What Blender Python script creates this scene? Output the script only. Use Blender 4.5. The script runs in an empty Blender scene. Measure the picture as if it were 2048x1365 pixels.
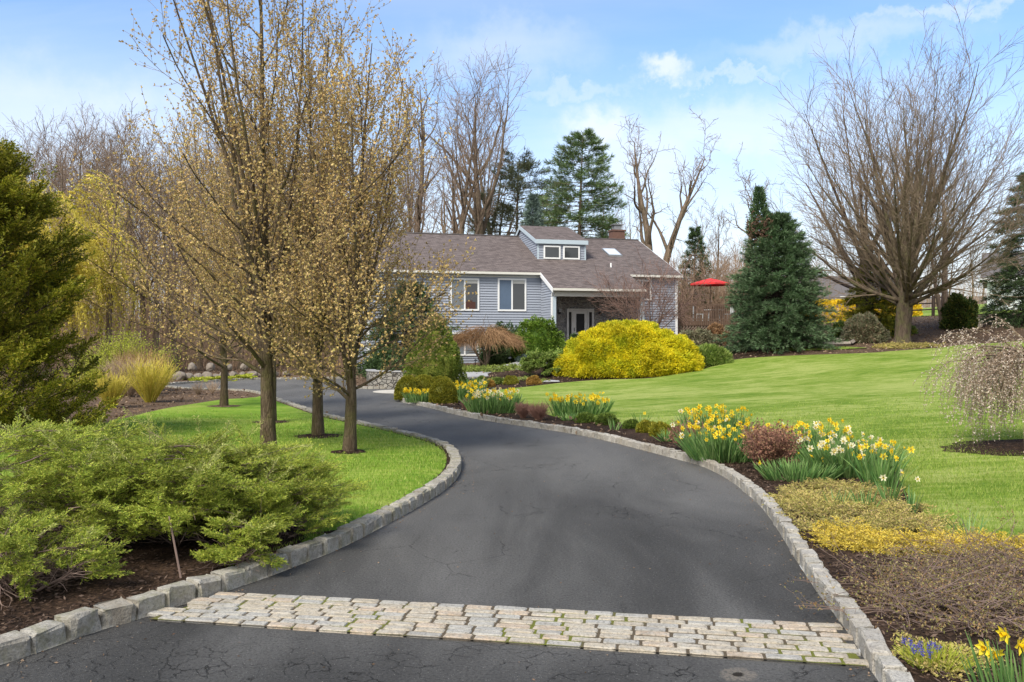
import bpy, math, random
import numpy as np
from mathutils.geometry import delaunay_2d_cdt
from mathutils import Vector
R = math.radians
sc = bpy.context.scene
COL = sc.collection

# ------------------------------------------------------------------ camera
F, CH = 1700.0, 2.08                       # focal length in px of the 2048 px photograph, eye height
cam = bpy.data.cameras.new('camera')
cam.sensor_width = 36; cam.lens = 36 * F / 2048
cam.clip_start = 0.1; cam.clip_end = 4000
co = bpy.data.objects.new('camera', cam); COL.objects.link(co)
co.location = (0, 0, CH); co.rotation_euler = (R(90), 0, 0)
sc.camera = co
# ------------------------------------------------------------------ exposure
sc.view_settings.view_transform = 'Standard'; sc.view_settings.look = 'None'
sc.view_settings.gamma = 1; sc.view_settings.exposure = 1.12
sc.cycles.max_bounces = 6; sc.cycles.transparent_max_bounces = 4
sc.cycles.diffuse_bounces = 3; sc.cycles.glossy_bounces = 2; sc.cycles.transmission_bounces = 3
# ------------------------------------------------------------------ sky and sun
SUN_EL, SUN_AZ = 47, 215                   # degrees; azimuth clockwise from +Y
world = bpy.data.worlds.new('World'); sc.world = world; world.use_nodes = True
def nd(nt, t, ins=None, **props):
    n = nt.nodes.new('ShaderNode' + t)
    for k, v in props.items(): setattr(n, k, v)
    for k, v in (ins or {}).items():
        s = n.inputs[k]
        if isinstance(v, bpy.types.NodeSocket): nt.links.new(v, s)
        elif isinstance(v, bpy.types.Node): nt.links.new(v.outputs[0], s)
        else: s.default_value = v
    return n
def math_(nt, op, a, b=0.0, c=None, clamp=False):
    ins = {0: a, 1: b}
    if c is not None: ins[2] = c
    return nd(nt, 'Math', ins, operation=op, use_clamp=clamp)
def mixc(nt, fac, a, b, mode='MIX'):
    n = nd(nt, 'Mix', None, data_type='RGBA', blend_type=mode)
    def put(s, v):
        if isinstance(v, bpy.types.NodeSocket): nt.links.new(v, s)
        elif isinstance(v, bpy.types.Node): nt.links.new(v.outputs[0], s)
        else: s.default_value = v if not isinstance(v, tuple) or len(v) == 4 else (*v, 1)
    put(n.inputs[0], fac); put(n.inputs[6], a); put(n.inputs[7], b)
    return n.outputs[2]
def ramp(nt, fac, stops, interp='LINEAR'):
    n = nd(nt, 'ValToRGB', {0: fac}); cr = n.color_ramp; cr.interpolation = interp
    while len(cr.elements) > 1: cr.elements.remove(cr.elements[-1])
    cr.elements[0].position = stops[0][0]; cr.elements[0].color = (*stops[0][1], 1)
    for p, c in stops[1:]:
        e = cr.elements.new(p); e.color = (*c, 1)
    return n.outputs[0]
def smap(nt, v, a, b, c=0.0, d=1.0):
    return nd(nt, 'MapRange', {0: v, 1: a, 2: b, 3: c, 4: d}, interpolation_type='SMOOTHSTEP').outputs[0]
def dirpx(px, py):
    v = Vector(((px - 1024) / F, 1.0, (682.5 - py) / F)); v.normalize(); return v
nt = world.node_tree; nt.nodes.clear()
sky = nd(nt, 'TexSky', sky_type='NISHITA', sun_disc=False, sun_elevation=R(SUN_EL), sun_rotation=R(SUN_AZ), air_density=1.0, dust_density=0.6, ozone_density=2.2)
tc = nd(nt, 'TexCoord')
sep = nd(nt, 'SeparateXYZ', {0: tc.outputs['Generated']})
zc = math_(nt, 'MAXIMUM', sep.outputs[2], 0.0)
den = math_(nt, 'ADD', zc, 0.16)
pl = nd(nt, 'CombineXYZ', {0: math_(nt, 'DIVIDE', sep.outputs[0], den), 1: math_(nt, 'DIVIDE', sep.outputs[1], den), 2: 0.0})
mp = nd(nt, 'Mapping', {0: pl, 1: (3.1, 1.2, 0), 2: (0, 0, R(24)), 3: (0.42, 1.5, 1)})
n1 = nd(nt, 'TexNoise', {'Vector': mp, 'Scale': 0.85, 'Detail': 7.0, 'Roughness': 0.55, 'Distortion': 0.5})
wisp = smap(nt, n1.outputs[0], 0.44, 0.82)
# three modest clouds where the photograph has them, as soft warped ovals on the sky
nw = nd(nt, 'TexNoise', {'Vector': tc.outputs['Generated'], 'Scale': 17.0, 'Detail': 8.0, 'Roughness': 0.62})
warp = nd(nt, 'VectorMath', {0: nw.outputs[1], 1: (0.5, 0.5, 0.5)}, operation='SUBTRACT')
warp = nd(nt, 'VectorMath', {0: warp, 'Scale': 0.11}, operation='SCALE')
wd = nd(nt, 'VectorMath', {0: tc.outputs['Generated'], 1: warp.outputs[0]}, operation='ADD')
tot = None
for (px, py, sx, sz, amp) in ((1335, 148, .028, .016, .85), (1470, 152, .06, .006, .40), (1190, 262, .05, .03, .8), (1270, 300, .10, .05, .5),
                              (1020, 95, .10, .035, .30), (1900, 20, .11, .009, .45), (1150, 180, .08, .010, .35), (1650, 90, .12, .02, .4),
                              (1450, 250, .16, .035, .5), (150, 260, .2, .06, .4), (1650, 230, .12, .05, .3)):
    d = dirpx(px, py)
    df = nd(nt, 'VectorMath', {0: wd.outputs[0], 1: tuple(d)}, operation='SUBTRACT')
    df = nd(nt, 'VectorMath', {0: df.outputs[0], 1: (1 / sx, 1 / sx * .6, 1 / sz)}, operation='MULTIPLY')
    ln = nd(nt, 'VectorMath', {0: df.outputs[0]}, operation='LENGTH')
    m = smap(nt, ln.outputs[1], 1.35, 0.2, 0.0, amp)
    tot = m if tot is None else math_(nt, 'MAXIMUM', tot, m).outputs[0]
back = smap(nt, sep.outputs[1], .15, -.35, 0, .85)  # unseen bright clouds added behind the camera as soft fill light
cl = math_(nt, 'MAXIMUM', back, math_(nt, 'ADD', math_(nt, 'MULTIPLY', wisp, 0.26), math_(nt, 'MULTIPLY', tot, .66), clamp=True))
hor = nd(nt, 'MapRange', {0: sep.outputs[2], 1: 0.36, 2: 0.02, 3: 0.0, 4: 0.86}, interpolation_type='SMOOTHSTEP').outputs[0]
skyc = mixc(nt, 1.0, sky.outputs[0], (.72, .86, .98, 1), 'MULTIPLY')
c1 = mixc(nt, hor, skyc, (4.1, 4.22, 4.35, 1))
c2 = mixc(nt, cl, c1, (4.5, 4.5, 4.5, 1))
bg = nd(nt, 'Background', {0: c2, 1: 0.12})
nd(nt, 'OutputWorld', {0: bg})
sl = bpy.data.lights.new('sun', 'SUN'); sl.energy = 2.45; sl.angle = R(22); sl.color = (1, 0.93, 0.82)
so = bpy.data.objects.new('sun', sl); COL.objects.link(so)
so.rotation_euler = (R(90 - SUN_EL), 0, R(180 - SUN_AZ))

# ------------------------------------------------------------------ mesh helpers
def setp(o, label=None, cat=None, group=None, kind=None):
    if label: o['label'] = label
    if cat: o['category'] = cat
    if group: o['group'] = group
    if kind: o['kind'] = kind
    return o
class Geo:
    def __init__(s): s.V = []; s.F = []; s.n = 0
    def add(s, V, Fc, m=0):
        V = np.asarray(V, dtype=np.float64).reshape(-1, 3); Fc = np.asarray(Fc, dtype=np.int64)
        if len(V) == 0 or len(Fc) == 0: return s
        s.F.append((Fc + s.n, m)); s.V.append(V); s.n += len(V); return s
    def box(s, x0, x1, y0, y1, z0, z1, tf=None, m=0):
        V = np.array([(x, y, z) for z in (z0, z1) for y in (y0, y1) for x in (x0, x1)], float)
        if tf: V = tf(V)
        return s.add(V, [(0, 2, 3, 1), (4, 5, 7, 6), (0, 1, 5, 4), (2, 6, 7, 3), (0, 4, 6, 2), (1, 3, 7, 5)], m)
    def prism(s, poly, d, m=0):
        """closed polygon (n,3) extruded by the vector d"""
        P = np.asarray(poly, float); n = len(P); V = np.vstack([P, P + np.asarray(d, float)])
        for i in range(n): pass
        s.add(V, [(i, (i + 1) % n, n + (i + 1) % n, n + i) for i in range(n)], m)
        c0 = P.mean(0); 
        if n == 4: s.add(P, [(3, 2, 1, 0)], m); s.add(P + np.asarray(d, float), [(0, 1, 2, 3)], m)
        else:
            s.add(np.vstack([P, [c0]]), [((i + 1) % n, i, n) for i in range(n)], m)
            s.add(np.vstack([P, [c0]]) + np.asarray(d, float), [(i, (i + 1) % n, n) for i in range(n)], m)
        return s
def mk(name, g, mats, origin=(0, 0, 0), parent=None, smooth=False):
    V = np.vstack(g.V) - np.asarray(origin, float)
    me = bpy.data.meshes.new(name)
    me.vertices.add(len(V)); me.vertices.foreach_set('co', V.astype(np.float32).ravel())
    loops = np.concatenate([f.ravel() for f, m in g.F]).astype(np.int32)
    sizes = np.concatenate([np.full(len(f), f.shape[1]) for f, m in g.F])
    mi = np.concatenate([np.full(len(f), m) for f, m in g.F]).astype(np.int32)
    me.loops.add(len(loops)); me.loops.foreach_set('vertex_index', loops)
    me.polygons.add(len(sizes)); me.polygons.foreach_set('loop_start', np.concatenate([[0], np.cumsum(sizes)[:-1]]).astype(np.int32))
    if not isinstance(mats, (list, tuple)): mats = [mats]
    for m in mats: me.materials.append(m)
    me.polygons.foreach_set('material_index', mi)
    me.polygons.foreach_set('use_smooth', np.full(len(sizes), bool(smooth)))
    me.update(calc_edges=True)
    o = bpy.data.objects.new(name, me); COL.objects.link(o)
    if parent: o.parent = parent
    else: o.location = origin
    return o
def thing(name, label, cat, loc, group=None):
    o = bpy.data.objects.new(name, None); COL.objects.link(o); o.location = loc; o.empty_display_size = .2
    return setp(o, label, cat, group)
def nrm(a): return a / np.maximum(np.linalg.norm(a, axis=-1, keepdims=True), 1e-9)
def tubes(g, P, Rd, k=4, m=0):
    """P (N,M,3) polylines, Rd (N,M) radii"""
    N, M = P.shape[:2]
    if N == 0: return
    T = np.gradient(P, axis=1); T = nrm(T)
    ax = nrm(P[:, -1] - P[:, 0]); ref = np.where(np.abs(ax[:, 2:3]) > .8, np.array([[1., 0, 0]]), np.array([[0, 0, 1.]]))[:, None, :]
    A = nrm(np.cross(T, ref)); B = np.cross(T, A)
    th = np.arange(k) * 2 * np.pi / k
    V = P[:, :, None, :] + Rd[:, :, None, None] * (np.cos(th)[None, None, :, None] * A[:, :, None, :] + np.sin(th)[None, None, :, None] * B[:, :, None, :])
    base = (np.arange(N) * M * k)[:, None, None]; i = (np.arange(M - 1) * k)[None, :, None]; j = np.arange(k)[None, None, :]
    a = base + i + j; b = base + i + (j + 1) % k
    g.add(V.reshape(-1, 3), np.stack([a, b, b + k, a + k], -1).reshape(-1, 4), m)
def walk(rng, P0, D0, L, M, up, wig):
    N = len(P0); P = np.zeros((N, M, 3)); P[:, 0] = P0; D = nrm(D0)
    st = (np.broadcast_to(L, (N,)) / (M - 1))[:, None]
    for i in range(1, M):
        n = rng.normal(size=(N, 3)) * wig
        D = D + n; D[:, 2] += up if np.isscalar(up) else up(i / (M - 1))
        D = nrm(D); P[:, i] = P[:, i - 1] + D * st
    return P
def grow(rng, P, Rd, n, t0, t1, ang, L, M, up, wig, rr, rmin, tap=.9):
    N, m = P.shape[:2]
    idx = np.repeat(np.arange(N), n); i = np.tile(np.arange(n), N)
    t = t0 + (t1 - t0) * (i + rng.random(N * n)) / n
    f = t * (m - 1); a = np.minimum(f.astype(int), m - 2); w = (f - a)[:, None]
    P0 = P[idx, a] * (1 - w) + P[idx, a + 1] * w; T = nrm(P[idx, a + 1] - P[idx, a])
    r0 = (Rd[idx, a] * (1 - w[:, 0]) + Rd[idx, a + 1] * w[:, 0])
    az = i * 2.399 + rng.random(N * n) * 1.2 + idx * 1.7
    ref = np.where(np.abs(T[:, 2:3]) > .85, np.array([[1., 0, 0]]), np.array([[0, 0, 1.]]))
    A = nrm(np.cross(T, ref)); B = np.cross(T, A)
    an = ang(t) if callable(ang) else rng.uniform(ang[0], ang[1], N * n)
    pr = np.cos(az)[:, None] * A + np.sin(az)[:, None] * B
    D = T * np.cos(an)[:, None] + pr * np.sin(an)[:, None]
    Ln = (L(t) if callable(L) else rng.uniform(L[0], L[1], N * n)) * rng.uniform(.75, 1.15, N * n)
    Q = walk(rng, P0, D, Ln, M, up, wig)
    rs = np.maximum(r0 * rr, rmin)[:, None]; s = np.linspace(0, 1, M)[None, :]
    return Q, np.maximum(rs * (1 - s * tap), rmin)
def leaves(g, P, D, L, W, n=1, spread=.5, rng=None, m=0, fold=0.0):
    """n diamonds at every point, pointing along D with jitter"""
    P = np.repeat(P, n, axis=0); D = nrm(np.repeat(D, n, axis=0) + rng.normal(size=P.shape) * spread)
    N = len(P); S = nrm(np.cross(D, rng.normal(size=(N, 3))))
    L = (L * rng.uniform(.65, 1.25, N))[:, None]; W = (W * rng.uniform(.7, 1.25, N))[:, None]
    mid = P + D * L * .45
    V = np.stack([P, mid + S * W / 2, P + D * L, mid - S * W / 2], 1).reshape(-1, 3)
    g.add(V, np.arange(N * 4).reshape(-1, 4), m)
def smooth_line(pts, step):
    P = np.asarray(pts, float); P = np.vstack([2 * P[0] - P[1], P, 2 * P[-1] - P[-2]]); out = []
    for i in range(1, len(P) - 2):
        n = max(2, int(np.linalg.norm(P[i + 1] - P[i]) / step) + 1)
        for t in np.linspace(0, 1, n, endpoint=False):
            a, b, c, d = P[i - 1], P[i], P[i + 1], P[i + 2]
            out.append(.5 * ((2 * b) + (c - a) * t + (2 * a - 5 * b + 4 * c - d) * t * t + (3 * b - a - 3 * c + d) * t ** 3))
    out.append(P[-2]); return np.array(out)
def resample(P, step):
    d = np.r_[0, np.cumsum(np.linalg.norm(np.diff(P, axis=0), axis=1))]; n = max(2, int(round(d[-1] / step)) + 1)
    s = np.linspace(0, d[-1], n); return np.stack([np.interp(s, d, P[:, k]) for k in range(P.shape[1])], 1)

# ------------------------------------------------------------------ plan of the place
def flat(px, py, z=0.0):
    D = F * (CH - z) / (py - 682.5); return ((px - 1024) / F * D, D)
LEFT = [(-3.9, 4.2)] + [flat(*p) for p in [(0, 1330), (54, 1315), (141, 1282), (219, 1255), (292, 1235), (356, 1212), (414, 1197), (460, 1179), (505, 1166), (577, 1139), (679, 1098), (760, 1057), (840, 1012), (890, 980), (918, 950), (921, 928), (908, 908), (880, 893), (850, 884), (780, 866), (707, 850), (643, 834), (555, 803), (523, 792), (485, 786), (414, 784), (379, 782), (325, 777)]]
FAR = [flat(*p) for p in [(320, 771), (344, 770), (414, 765), (485, 761), (572, 759), (625, 758.5), (692, 757.5)]]
BEDR = [flat(*p) for p in [(692, 757.5), (700, 764), (699, 771), (705, 777), (748, 778.5), (790, 778), (815, 776)]]
RIGHT = [(2.12, 4.35)] + [flat(*p) for p in [(1753, 1358), (1718, 1300), (1676, 1238), (1646, 1200), (1607, 1144), (1577, 1095), (1549, 1050), (1521, 1013), (1496, 990), (1457, 960), (1406, 934), (1350, 918), (1271, 897), (1208, 881), (1144, 868), (1065, 855.5), (986, 844), (922, 832), (849, 814), (808, 806), (795, 798), (795, 792), (803, 788), (815, 786)]]
left_l = smooth_line(LEFT, .15); far_l = smooth_line(FAR, .3); bed_l = smooth_line(BEDR, .3); right_l = smooth_line(RIGHT, .15)
DRIVE = np.vstack([left_l, far_l[1:], bed_l[1:], right_l[::-1], [(2.6, 3.2), (9, 2.0), (9, -5), (-9, -5), (-9, 2.6), (-4.6, 3.6)]])
def inside(P, poly):
    x, y = P[:, 0][:, None], P[:, 1][:, None]; a = poly; b = np.roll(poly, -1, 0)
    out = np.zeros(len(P), bool)
    for s in range(0, len(P), 20000):
        xs, ys = x[s:s + 20000], y[s:s + 20000]
        c = (a[:, 1] > ys) != (b[:, 1] > ys)
        with np.errstate(divide='ignore', invalid='ignore'):
            xi = (b[:, 0] - a[:, 0]) * (ys - a[:, 1]) / (b[:, 1] - a[:, 1]) + a[:, 0]
        out[s:s + 20000] = (np.sum(c & (xs < xi), 1) % 2).astype(bool)
    return out
def dist_poly(P, poly):
    a = poly; d = np.roll(poly, -1, 0) - a; L = np.maximum((d ** 2).sum(1), 1e-9); out = np.zeros(len(P))
    for s in range(0, len(P), 8000):
        q = P[s:s + 8000, None, :] - a[None]; t = np.clip((q * d).sum(2) / L, 0, 1)
        out[s:s + 8000] = np.sqrt(((q - t[..., None] * d) ** 2).sum(2).min(1))
    return out
def W(px, py, D): return np.array([(px - 1024) / F * D, D, CH - (py - 682.5) / F * D])
_c = [W(*p) for p in [(1130, 762, 35.5), (1260, 753, 36.5), (1410, 737, 37), (1450, 722, 38), (1555, 700, 40), (1700, 700, 39), (1805, 688, 41), (1870, 697, 37),
      (2048, 684, 37.5), (2048, 662, 41), (1920, 656, 44), (2010, 632, 52), (1850, 637, 52), (1700, 668, 46), (1600, 690, 43), (1440, 690, 47), (1380, 690, 47.5), (1290, 680, 49.5),
      (1150, 697, 47), (1060, 730, 45.5), (1000, 733, 47), (920, 753, 40), (1064, 737, 43), (950, 732, 48.5), (740, 748, 47), (860, 735, 47), (1020, 765, 36), (1000, 758, 38)]]
_c += [np.array(p, float) for p in [(4.2, 10.6, .02), (5.5, 8.3, .0), (9, 14.9, .22), (9.4, 23.6, .42), (15.6, 26, .85), (1.5, 28.5, .02), (6, 29, .32), (11, 31, .8), (20, 32, 1.7), (4, 18, .06), (7, 19, .16),
      (-6, 8, 0), (-9, 14, 0), (-5, 20, 0), (-14, 22, .1), (-12, 30, .05), (-20, 36, .1), (-20, 45, .2), (-10, 55, .2), (-30, 60, .3), (-45, 40, .3), (-8, 12, 0), (10, 5, .1), (22, 16, .8), (30, 60, 3.8), (22, 75, 3.6), (14, 62, 2.4), (6, 70, 1.6), (-10, 80, .6), (-40, 100, .5), (5, 110, 1.5), (45, 90, 5.5), (70, 50, 6), (60, 130, 5), (0, 150, 1), (-90, 130, .5), (-70, 20, .3), (30, 8, 1)]]
_c = np.array(_c)
def _U(r2): return np.where(r2 < 1e-9, 0, r2 * np.log(np.maximum(r2, 1e-9)))
_n = len(_c); _K = _U(((_c[:, None, :2] - _c[None, :, :2]) ** 2).sum(2)) + np.eye(_n) * 6.0
_P = np.c_[np.ones(_n), _c[:, :2]]
_w = np.linalg.solve(np.block([[_K, _P], [_P.T, np.zeros((3, 3))]]), np.r_[_c[:, 2], 0, 0, 0])
def sstep(x): x = np.clip(x, 0, 1); return x * x * (3 - 2 * x)
SOIL = .085
def gz(P):
    P = np.atleast_2d(np.asarray(P, float))[:, :2]; z = np.zeros(len(P))
    Q = P.copy(); Q[:, 0] = np.clip(Q[:, 0], -90, 75); Q[:, 1] = np.clip(Q[:, 1], -5, 150)
    for s in range(0, len(P), 20000):
        q = Q[s:s + 20000]; z[s:s + 20000] = _U(((q[:, None, :] - _c[None, :, :2]) ** 2).sum(2)) @ _w[:_n] + _w[_n] + q @ _w[_n + 1:]
    z = np.maximum(z, -.02)
    d = dist_poly(P, DRIVE); ins = inside(P, DRIVE)
    out = SOIL + z * sstep(d / 4.5)
    return np.where(ins, -.06, out)
def g1(x, y): return float(gz([(x, y)])[0])
_D = np.r_[np.arange(3.5, 20, .05), np.arange(20, 60, .15), np.arange(60, 200, 1)]
def gp(px, py):
    """the point of the ground seen at a pixel"""
    X = (px - 1024) / F * _D; z = CH - (py - 682.5) / F * _D; h = np.maximum(gz(np.c_[X, _D]), 0)
    k = np.argmax(z <= h)
    if not (z <= h).any(): k = len(_D) - 1
    return np.array([X[k], _D[k], h[k]])
def at(px, D):
    x = (px - 1024) / F * D; return np.array([x, D, max(g1(x, D), 0)])
# ------------------------------------------------------------------ materials
def newmat(name):
    m = bpy.data.materials.new(name); m.use_nodes = True; nt = m.node_tree; nt.nodes.clear()
    return m, nt
def finish(nt, color, rough=.8, bump=None, spec=.3, bstr=.5, bdist=.02, extra=None, metal=0.0):
    b = nd(nt, 'BsdfPrincipled', {'Base Color': color if not isinstance(color, tuple) else (*color, 1), 'Roughness': rough, 'Specular IOR Level': spec, 'Metallic': metal})
    if bump is not None:
        bn = nd(nt, 'Bump', {'Height': bump, 'Strength': bstr, 'Distance': bdist}); nt.links.new(bn.outputs[0], b.inputs['Normal'])
    nd(nt, 'OutputMaterial', {0: b.outputs[0] if extra is None else extra(b)})
def pos(nt, sc_=(1, 1, 1), rot=(0, 0, 0)):
    g = nd(nt, 'NewGeometry'); return nd(nt, 'Mapping', {0: g.outputs[0], 2: rot, 3: sc_}).outputs[0]
def noise(nt, v, s, d=4.0, r=.55, dist=0.0): return nd(nt, 'TexNoise', {'Vector': v, 'Scale': s, 'Detail': d, 'Roughness': r, 'Distortion': dist}).outputs[0]
def vor(nt, v, s, feat='F1', out=0): return nd(nt, 'TexVoronoi', {'Vector': v, 'Scale': s}, feature=feat).outputs[out]
def simple(name, c, rough=.6, var=.12, sc_=6.0, bstr=.2, spec=.35, metal=0.0):
    m, nt = newmat(name); v = pos(nt); n = noise(nt, v, sc_, 5)
    col = mixc(nt, n, tuple(x * (1 - var) for x in c), tuple(min(1, x * (1 + var)) for x in c))
    finish(nt, col, rough, noise(nt, v, 60, 3), spec, bstr, .003, metal=metal); return m
def leafmat(name, cols, rough=.55, trans=.25, hue=.25, hs=1.2, alt=None, alts=.9):
    m, nt = newmat(name); g = nd(nt, 'NewGeometry')
    n = len(cols); r = g.outputs['Random Per Island']
    c = ramp(nt, r, [(i / max(1, n - 1), cols[i]) for i in range(n)])
    k = smap(nt, noise(nt, g.outputs[0], hs, 3), .3, .7, 1 - hue, 1 + hue)
    c = mixc(nt, 1.0, c, nd(nt, 'CombineXYZ', {0: k, 1: k, 2: k}).outputs[0], 'MULTIPLY')
    if alt: c = mixc(nt, smap(nt, noise(nt, g.outputs[0], alts, 4, .6), .46, .62, 0, .75), c, alt)
    b = nd(nt, 'BsdfPrincipled', {'Base Color': c, 'Roughness': rough, 'Specular IOR Level': .25})
    if trans > 0:
        t = nd(nt, 'BsdfTranslucent', {0: c}); mx = nd(nt, 'MixShader', {0: trans, 1: b.outputs[0], 2: t.outputs[0]}); nd(nt, 'OutputMaterial', {0: mx})
    else: nd(nt, 'OutputMaterial', {0: b})
    return m
def barkmat(name, a, b_, moss=None, sz=14.0, mossamt=.45):
    m, nt = newmat(name); v = pos(nt, (1, 1, .22)); n = noise(nt, v, sz, 6, .65)
    vv = vor(nt, pos(nt, (1, 1, .16)), sz * 2.2, 'DISTANCE_TO_EDGE')
    c = mixc(nt, smap(nt, n, .3, .7), a, b_)
    if moss: c = mixc(nt, math_(nt, 'MULTIPLY', smap(nt, noise(nt, pos(nt), 3.0, 6, .6), .45, .65), mossamt), c, moss)
    h = math_(nt, 'ADD', n, math_(nt, 'MULTIPLY', smap(nt, vv, 0, .16), .6))
    c = mixc(nt, smap(nt, vv, .0, .10, .35, 0), c, tuple(x * .35 for x in a))
    finish(nt, c, .9, h, .15, .9, .02); return m
MAT = {}
# lawn: soft mown green with broad drifts of lighter grass and a fine blade grain
def lawnmat(name, a, b_, c_):
    m, nt = newmat(name)
    big = noise(nt, pos(nt, (.5, 1.0, .5), (0, 0, R(-14))), .55, 5, .6, .4)
    st = noise(nt, pos(nt, (.8, 3.2, 1), (0, 0, R(-12))), 1.6, 5, .62, .6)
    fine = noise(nt, pos(nt, (1, .6, 1)), 55, 4, .7); mid = noise(nt, pos(nt), 9, 4, .6)
    f = math_(nt, 'ADD', math_(nt, 'MULTIPLY', big, .5), math_(nt, 'ADD', math_(nt, 'MULTIPLY', st, .52), math_(nt, 'MULTIPLY', mid, .18)))
    col = ramp(nt, f, [(.50, a), (.58, b_), (.68, c_)])
    col = mixc(nt, smap(nt, fine, .3, .75, .38, 0), col, tuple(x * .32 for x in a))
    fl = smap(nt, noise(nt, pos(nt), 120, 2), .62, .78, 0, .35)
    col = mixc(nt, fl, col, (.42, .44, .10))
    finish(nt, col, .85, fine, .12, .8, .03); return m
MAT['lawn'] = lawnmat('lawn_grass', (.125, .215, .020), (.215, .30, .045), (.36, .41, .115))
MAT['lawn_l'] = lawnmat('lawn_grass_left', (.125, .25, .018), (.21, .35, .032), (.34, .42, .08))
MAT['blade'] = leafmat('grass_blade', [(.14, .24, .025), (.22, .33, .04), (.32, .41, .075), (.44, .47, .14)], .6, .35, .15, .8)
# bark mulch
m, nt = newmat('bark_mulch'); v = pos(nt)
ch = vor(nt, pos(nt, (1, 2.0, 1), (0, 0, .6)), 26, 'F1', 1); ch2 = vor(nt, pos(nt, (2.0, .8, 1), (0, 0, -.4)), 34, 'F1', 1)
cw = nd(nt, 'SeparateColor', {0: ch}).outputs[0]; cw2 = nd(nt, 'SeparateColor', {0: ch2}).outputs[1]
f = math_(nt, 'MULTIPLY', cw, cw2)
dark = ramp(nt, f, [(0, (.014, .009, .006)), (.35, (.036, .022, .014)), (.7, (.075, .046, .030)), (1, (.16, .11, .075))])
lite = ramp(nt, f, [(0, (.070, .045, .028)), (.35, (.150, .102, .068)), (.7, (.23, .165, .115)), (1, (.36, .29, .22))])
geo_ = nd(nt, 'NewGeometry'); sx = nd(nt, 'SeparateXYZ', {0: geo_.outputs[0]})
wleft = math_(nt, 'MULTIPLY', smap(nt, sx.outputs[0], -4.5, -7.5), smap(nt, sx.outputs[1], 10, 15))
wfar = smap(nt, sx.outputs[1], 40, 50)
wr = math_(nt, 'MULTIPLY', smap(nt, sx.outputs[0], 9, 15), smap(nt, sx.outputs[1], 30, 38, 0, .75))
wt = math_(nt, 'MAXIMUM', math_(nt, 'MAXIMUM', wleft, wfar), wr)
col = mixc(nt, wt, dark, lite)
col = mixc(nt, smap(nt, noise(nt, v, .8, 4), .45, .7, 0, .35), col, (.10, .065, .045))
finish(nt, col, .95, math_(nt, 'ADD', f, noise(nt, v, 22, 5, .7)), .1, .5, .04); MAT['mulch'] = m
MAT['chip'] = leafmat('mulch_chip', [(.020, .013, .010), (.045, .028, .020), (.085, .055, .040), (.15, .105, .08)], .9, 0)
MAT['litter'] = leafmat('leaf_litter', [(.12, .075, .045), (.20, .135, .085), (.27, .20, .14), (.10, .06, .04)], .85, .1)
# asphalt
m, nt = newmat('asphalt'); v = pos(nt); g_ = nd(nt, 'SeparateXYZ', {0: nd(nt, 'NewGeometry').outputs[0]})
big = noise(nt, pos(nt, (.9, .28, 1), (0, 0, R(-14))), .62, 5, .55, .5)
spk = vor(nt, v, 120, 'F1', 1); sp = nd(nt, 'SeparateColor', {0: spk}).outputs[0]
fine = noise(nt, v, 130, 4, .8)
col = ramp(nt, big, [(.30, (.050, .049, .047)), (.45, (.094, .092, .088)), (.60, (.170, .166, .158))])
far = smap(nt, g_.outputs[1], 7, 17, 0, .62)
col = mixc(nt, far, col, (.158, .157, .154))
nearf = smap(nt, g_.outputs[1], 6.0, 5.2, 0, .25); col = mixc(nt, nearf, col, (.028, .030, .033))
g2 = noise(nt, v, 48, 6, .85)
col = mixc(nt, smap(nt, g2, .36, .52, .62, 0), col, (.014, .014, .015)); col = mixc(nt, smap(nt, g2, .54, .70, 0, .45), col, (.26, .255, .245))
spd = vor(nt, v, 120); spk_ = math_(nt, 'MULTIPLY', smap(nt, sp, .975, .985, 0, .65), smap(nt, spd, .45, .25))
col = mixc(nt, spk_, col, (.42, .41, .38))
cv = nd(nt, 'VectorMath', {0: v, 1: nd(nt, 'VectorMath', {0: nd(nt, 'TexNoise', {'Vector': v, 'Scale': 5.0, 'Detail': 6.0, 'Roughness': .7}).outputs[1], 'Scale': .16}, operation='SCALE').outputs[0]}, operation='ADD').outputs[0]
e1 = vor(nt, cv, 1.15, 'DISTANCE_TO_EDGE'); e2 = vor(nt, cv, 6.5, 'DISTANCE_TO_EDGE')
m1 = smap(nt, noise(nt, v, .45, 3), .50, .60); near = smap(nt, g_.outputs[1], 6.3, 5.4)
m2 = math_(nt, 'MAXIMUM', smap(nt, noise(nt, v, .55, 3), .57, .64), math_(nt, 'MULTIPLY', near, smap(nt, noise(nt, v, 1.1, 3), .40, .5)))
cr = math_(nt, 'MAXIMUM', math_(nt, 'MULTIPLY', smap(nt, e1, .008, .002), math_(nt, 'MULTIPLY', m1, .6)), math_(nt, 'MULTIPLY', math_(nt, 'MULTIPLY', smap(nt, e2, .032, .006), smap(nt, noise(nt, v, 3.2, 4, .7), .42, .56)), m2))
col = mixc(nt, math_(nt, 'MULTIPLY', cr, .8), col, (.012, .011, .011))
# a worn spot of bare gravel at the foot of the frame
dw = nd(nt, 'VectorMath', {0: nd(nt, 'VectorMath', {0: cv, 1: (1, 1.0, 1)}, operation='MULTIPLY').outputs[0], 1: (1.50, 5.38, .08)}, operation='DISTANCE').outputs[1]
wear = math_(nt, 'MULTIPLY', smap(nt, dw, .13, .09), smap(nt, noise(nt, v, 45, 3), .36, .6, .1, .75)); col = mixc(nt, wear, col, (.27, .235, .19)); col = mixc(nt, smap(nt, dw, .05, .03), col, (.03, .025, .02))
hb = math_(nt, 'SUBTRACT', math_(nt, 'ADD', fine, math_(nt, 'MULTIPLY', sp, .25)), math_(nt, 'MULTIPLY', cr, 1.6))
finish(nt, col, .92, math_(nt, 'ADD', hb, math_(nt, 'MULTIPLY', g2, .9)), .16, .8, .022); MAT['asphalt'] = m
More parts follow.
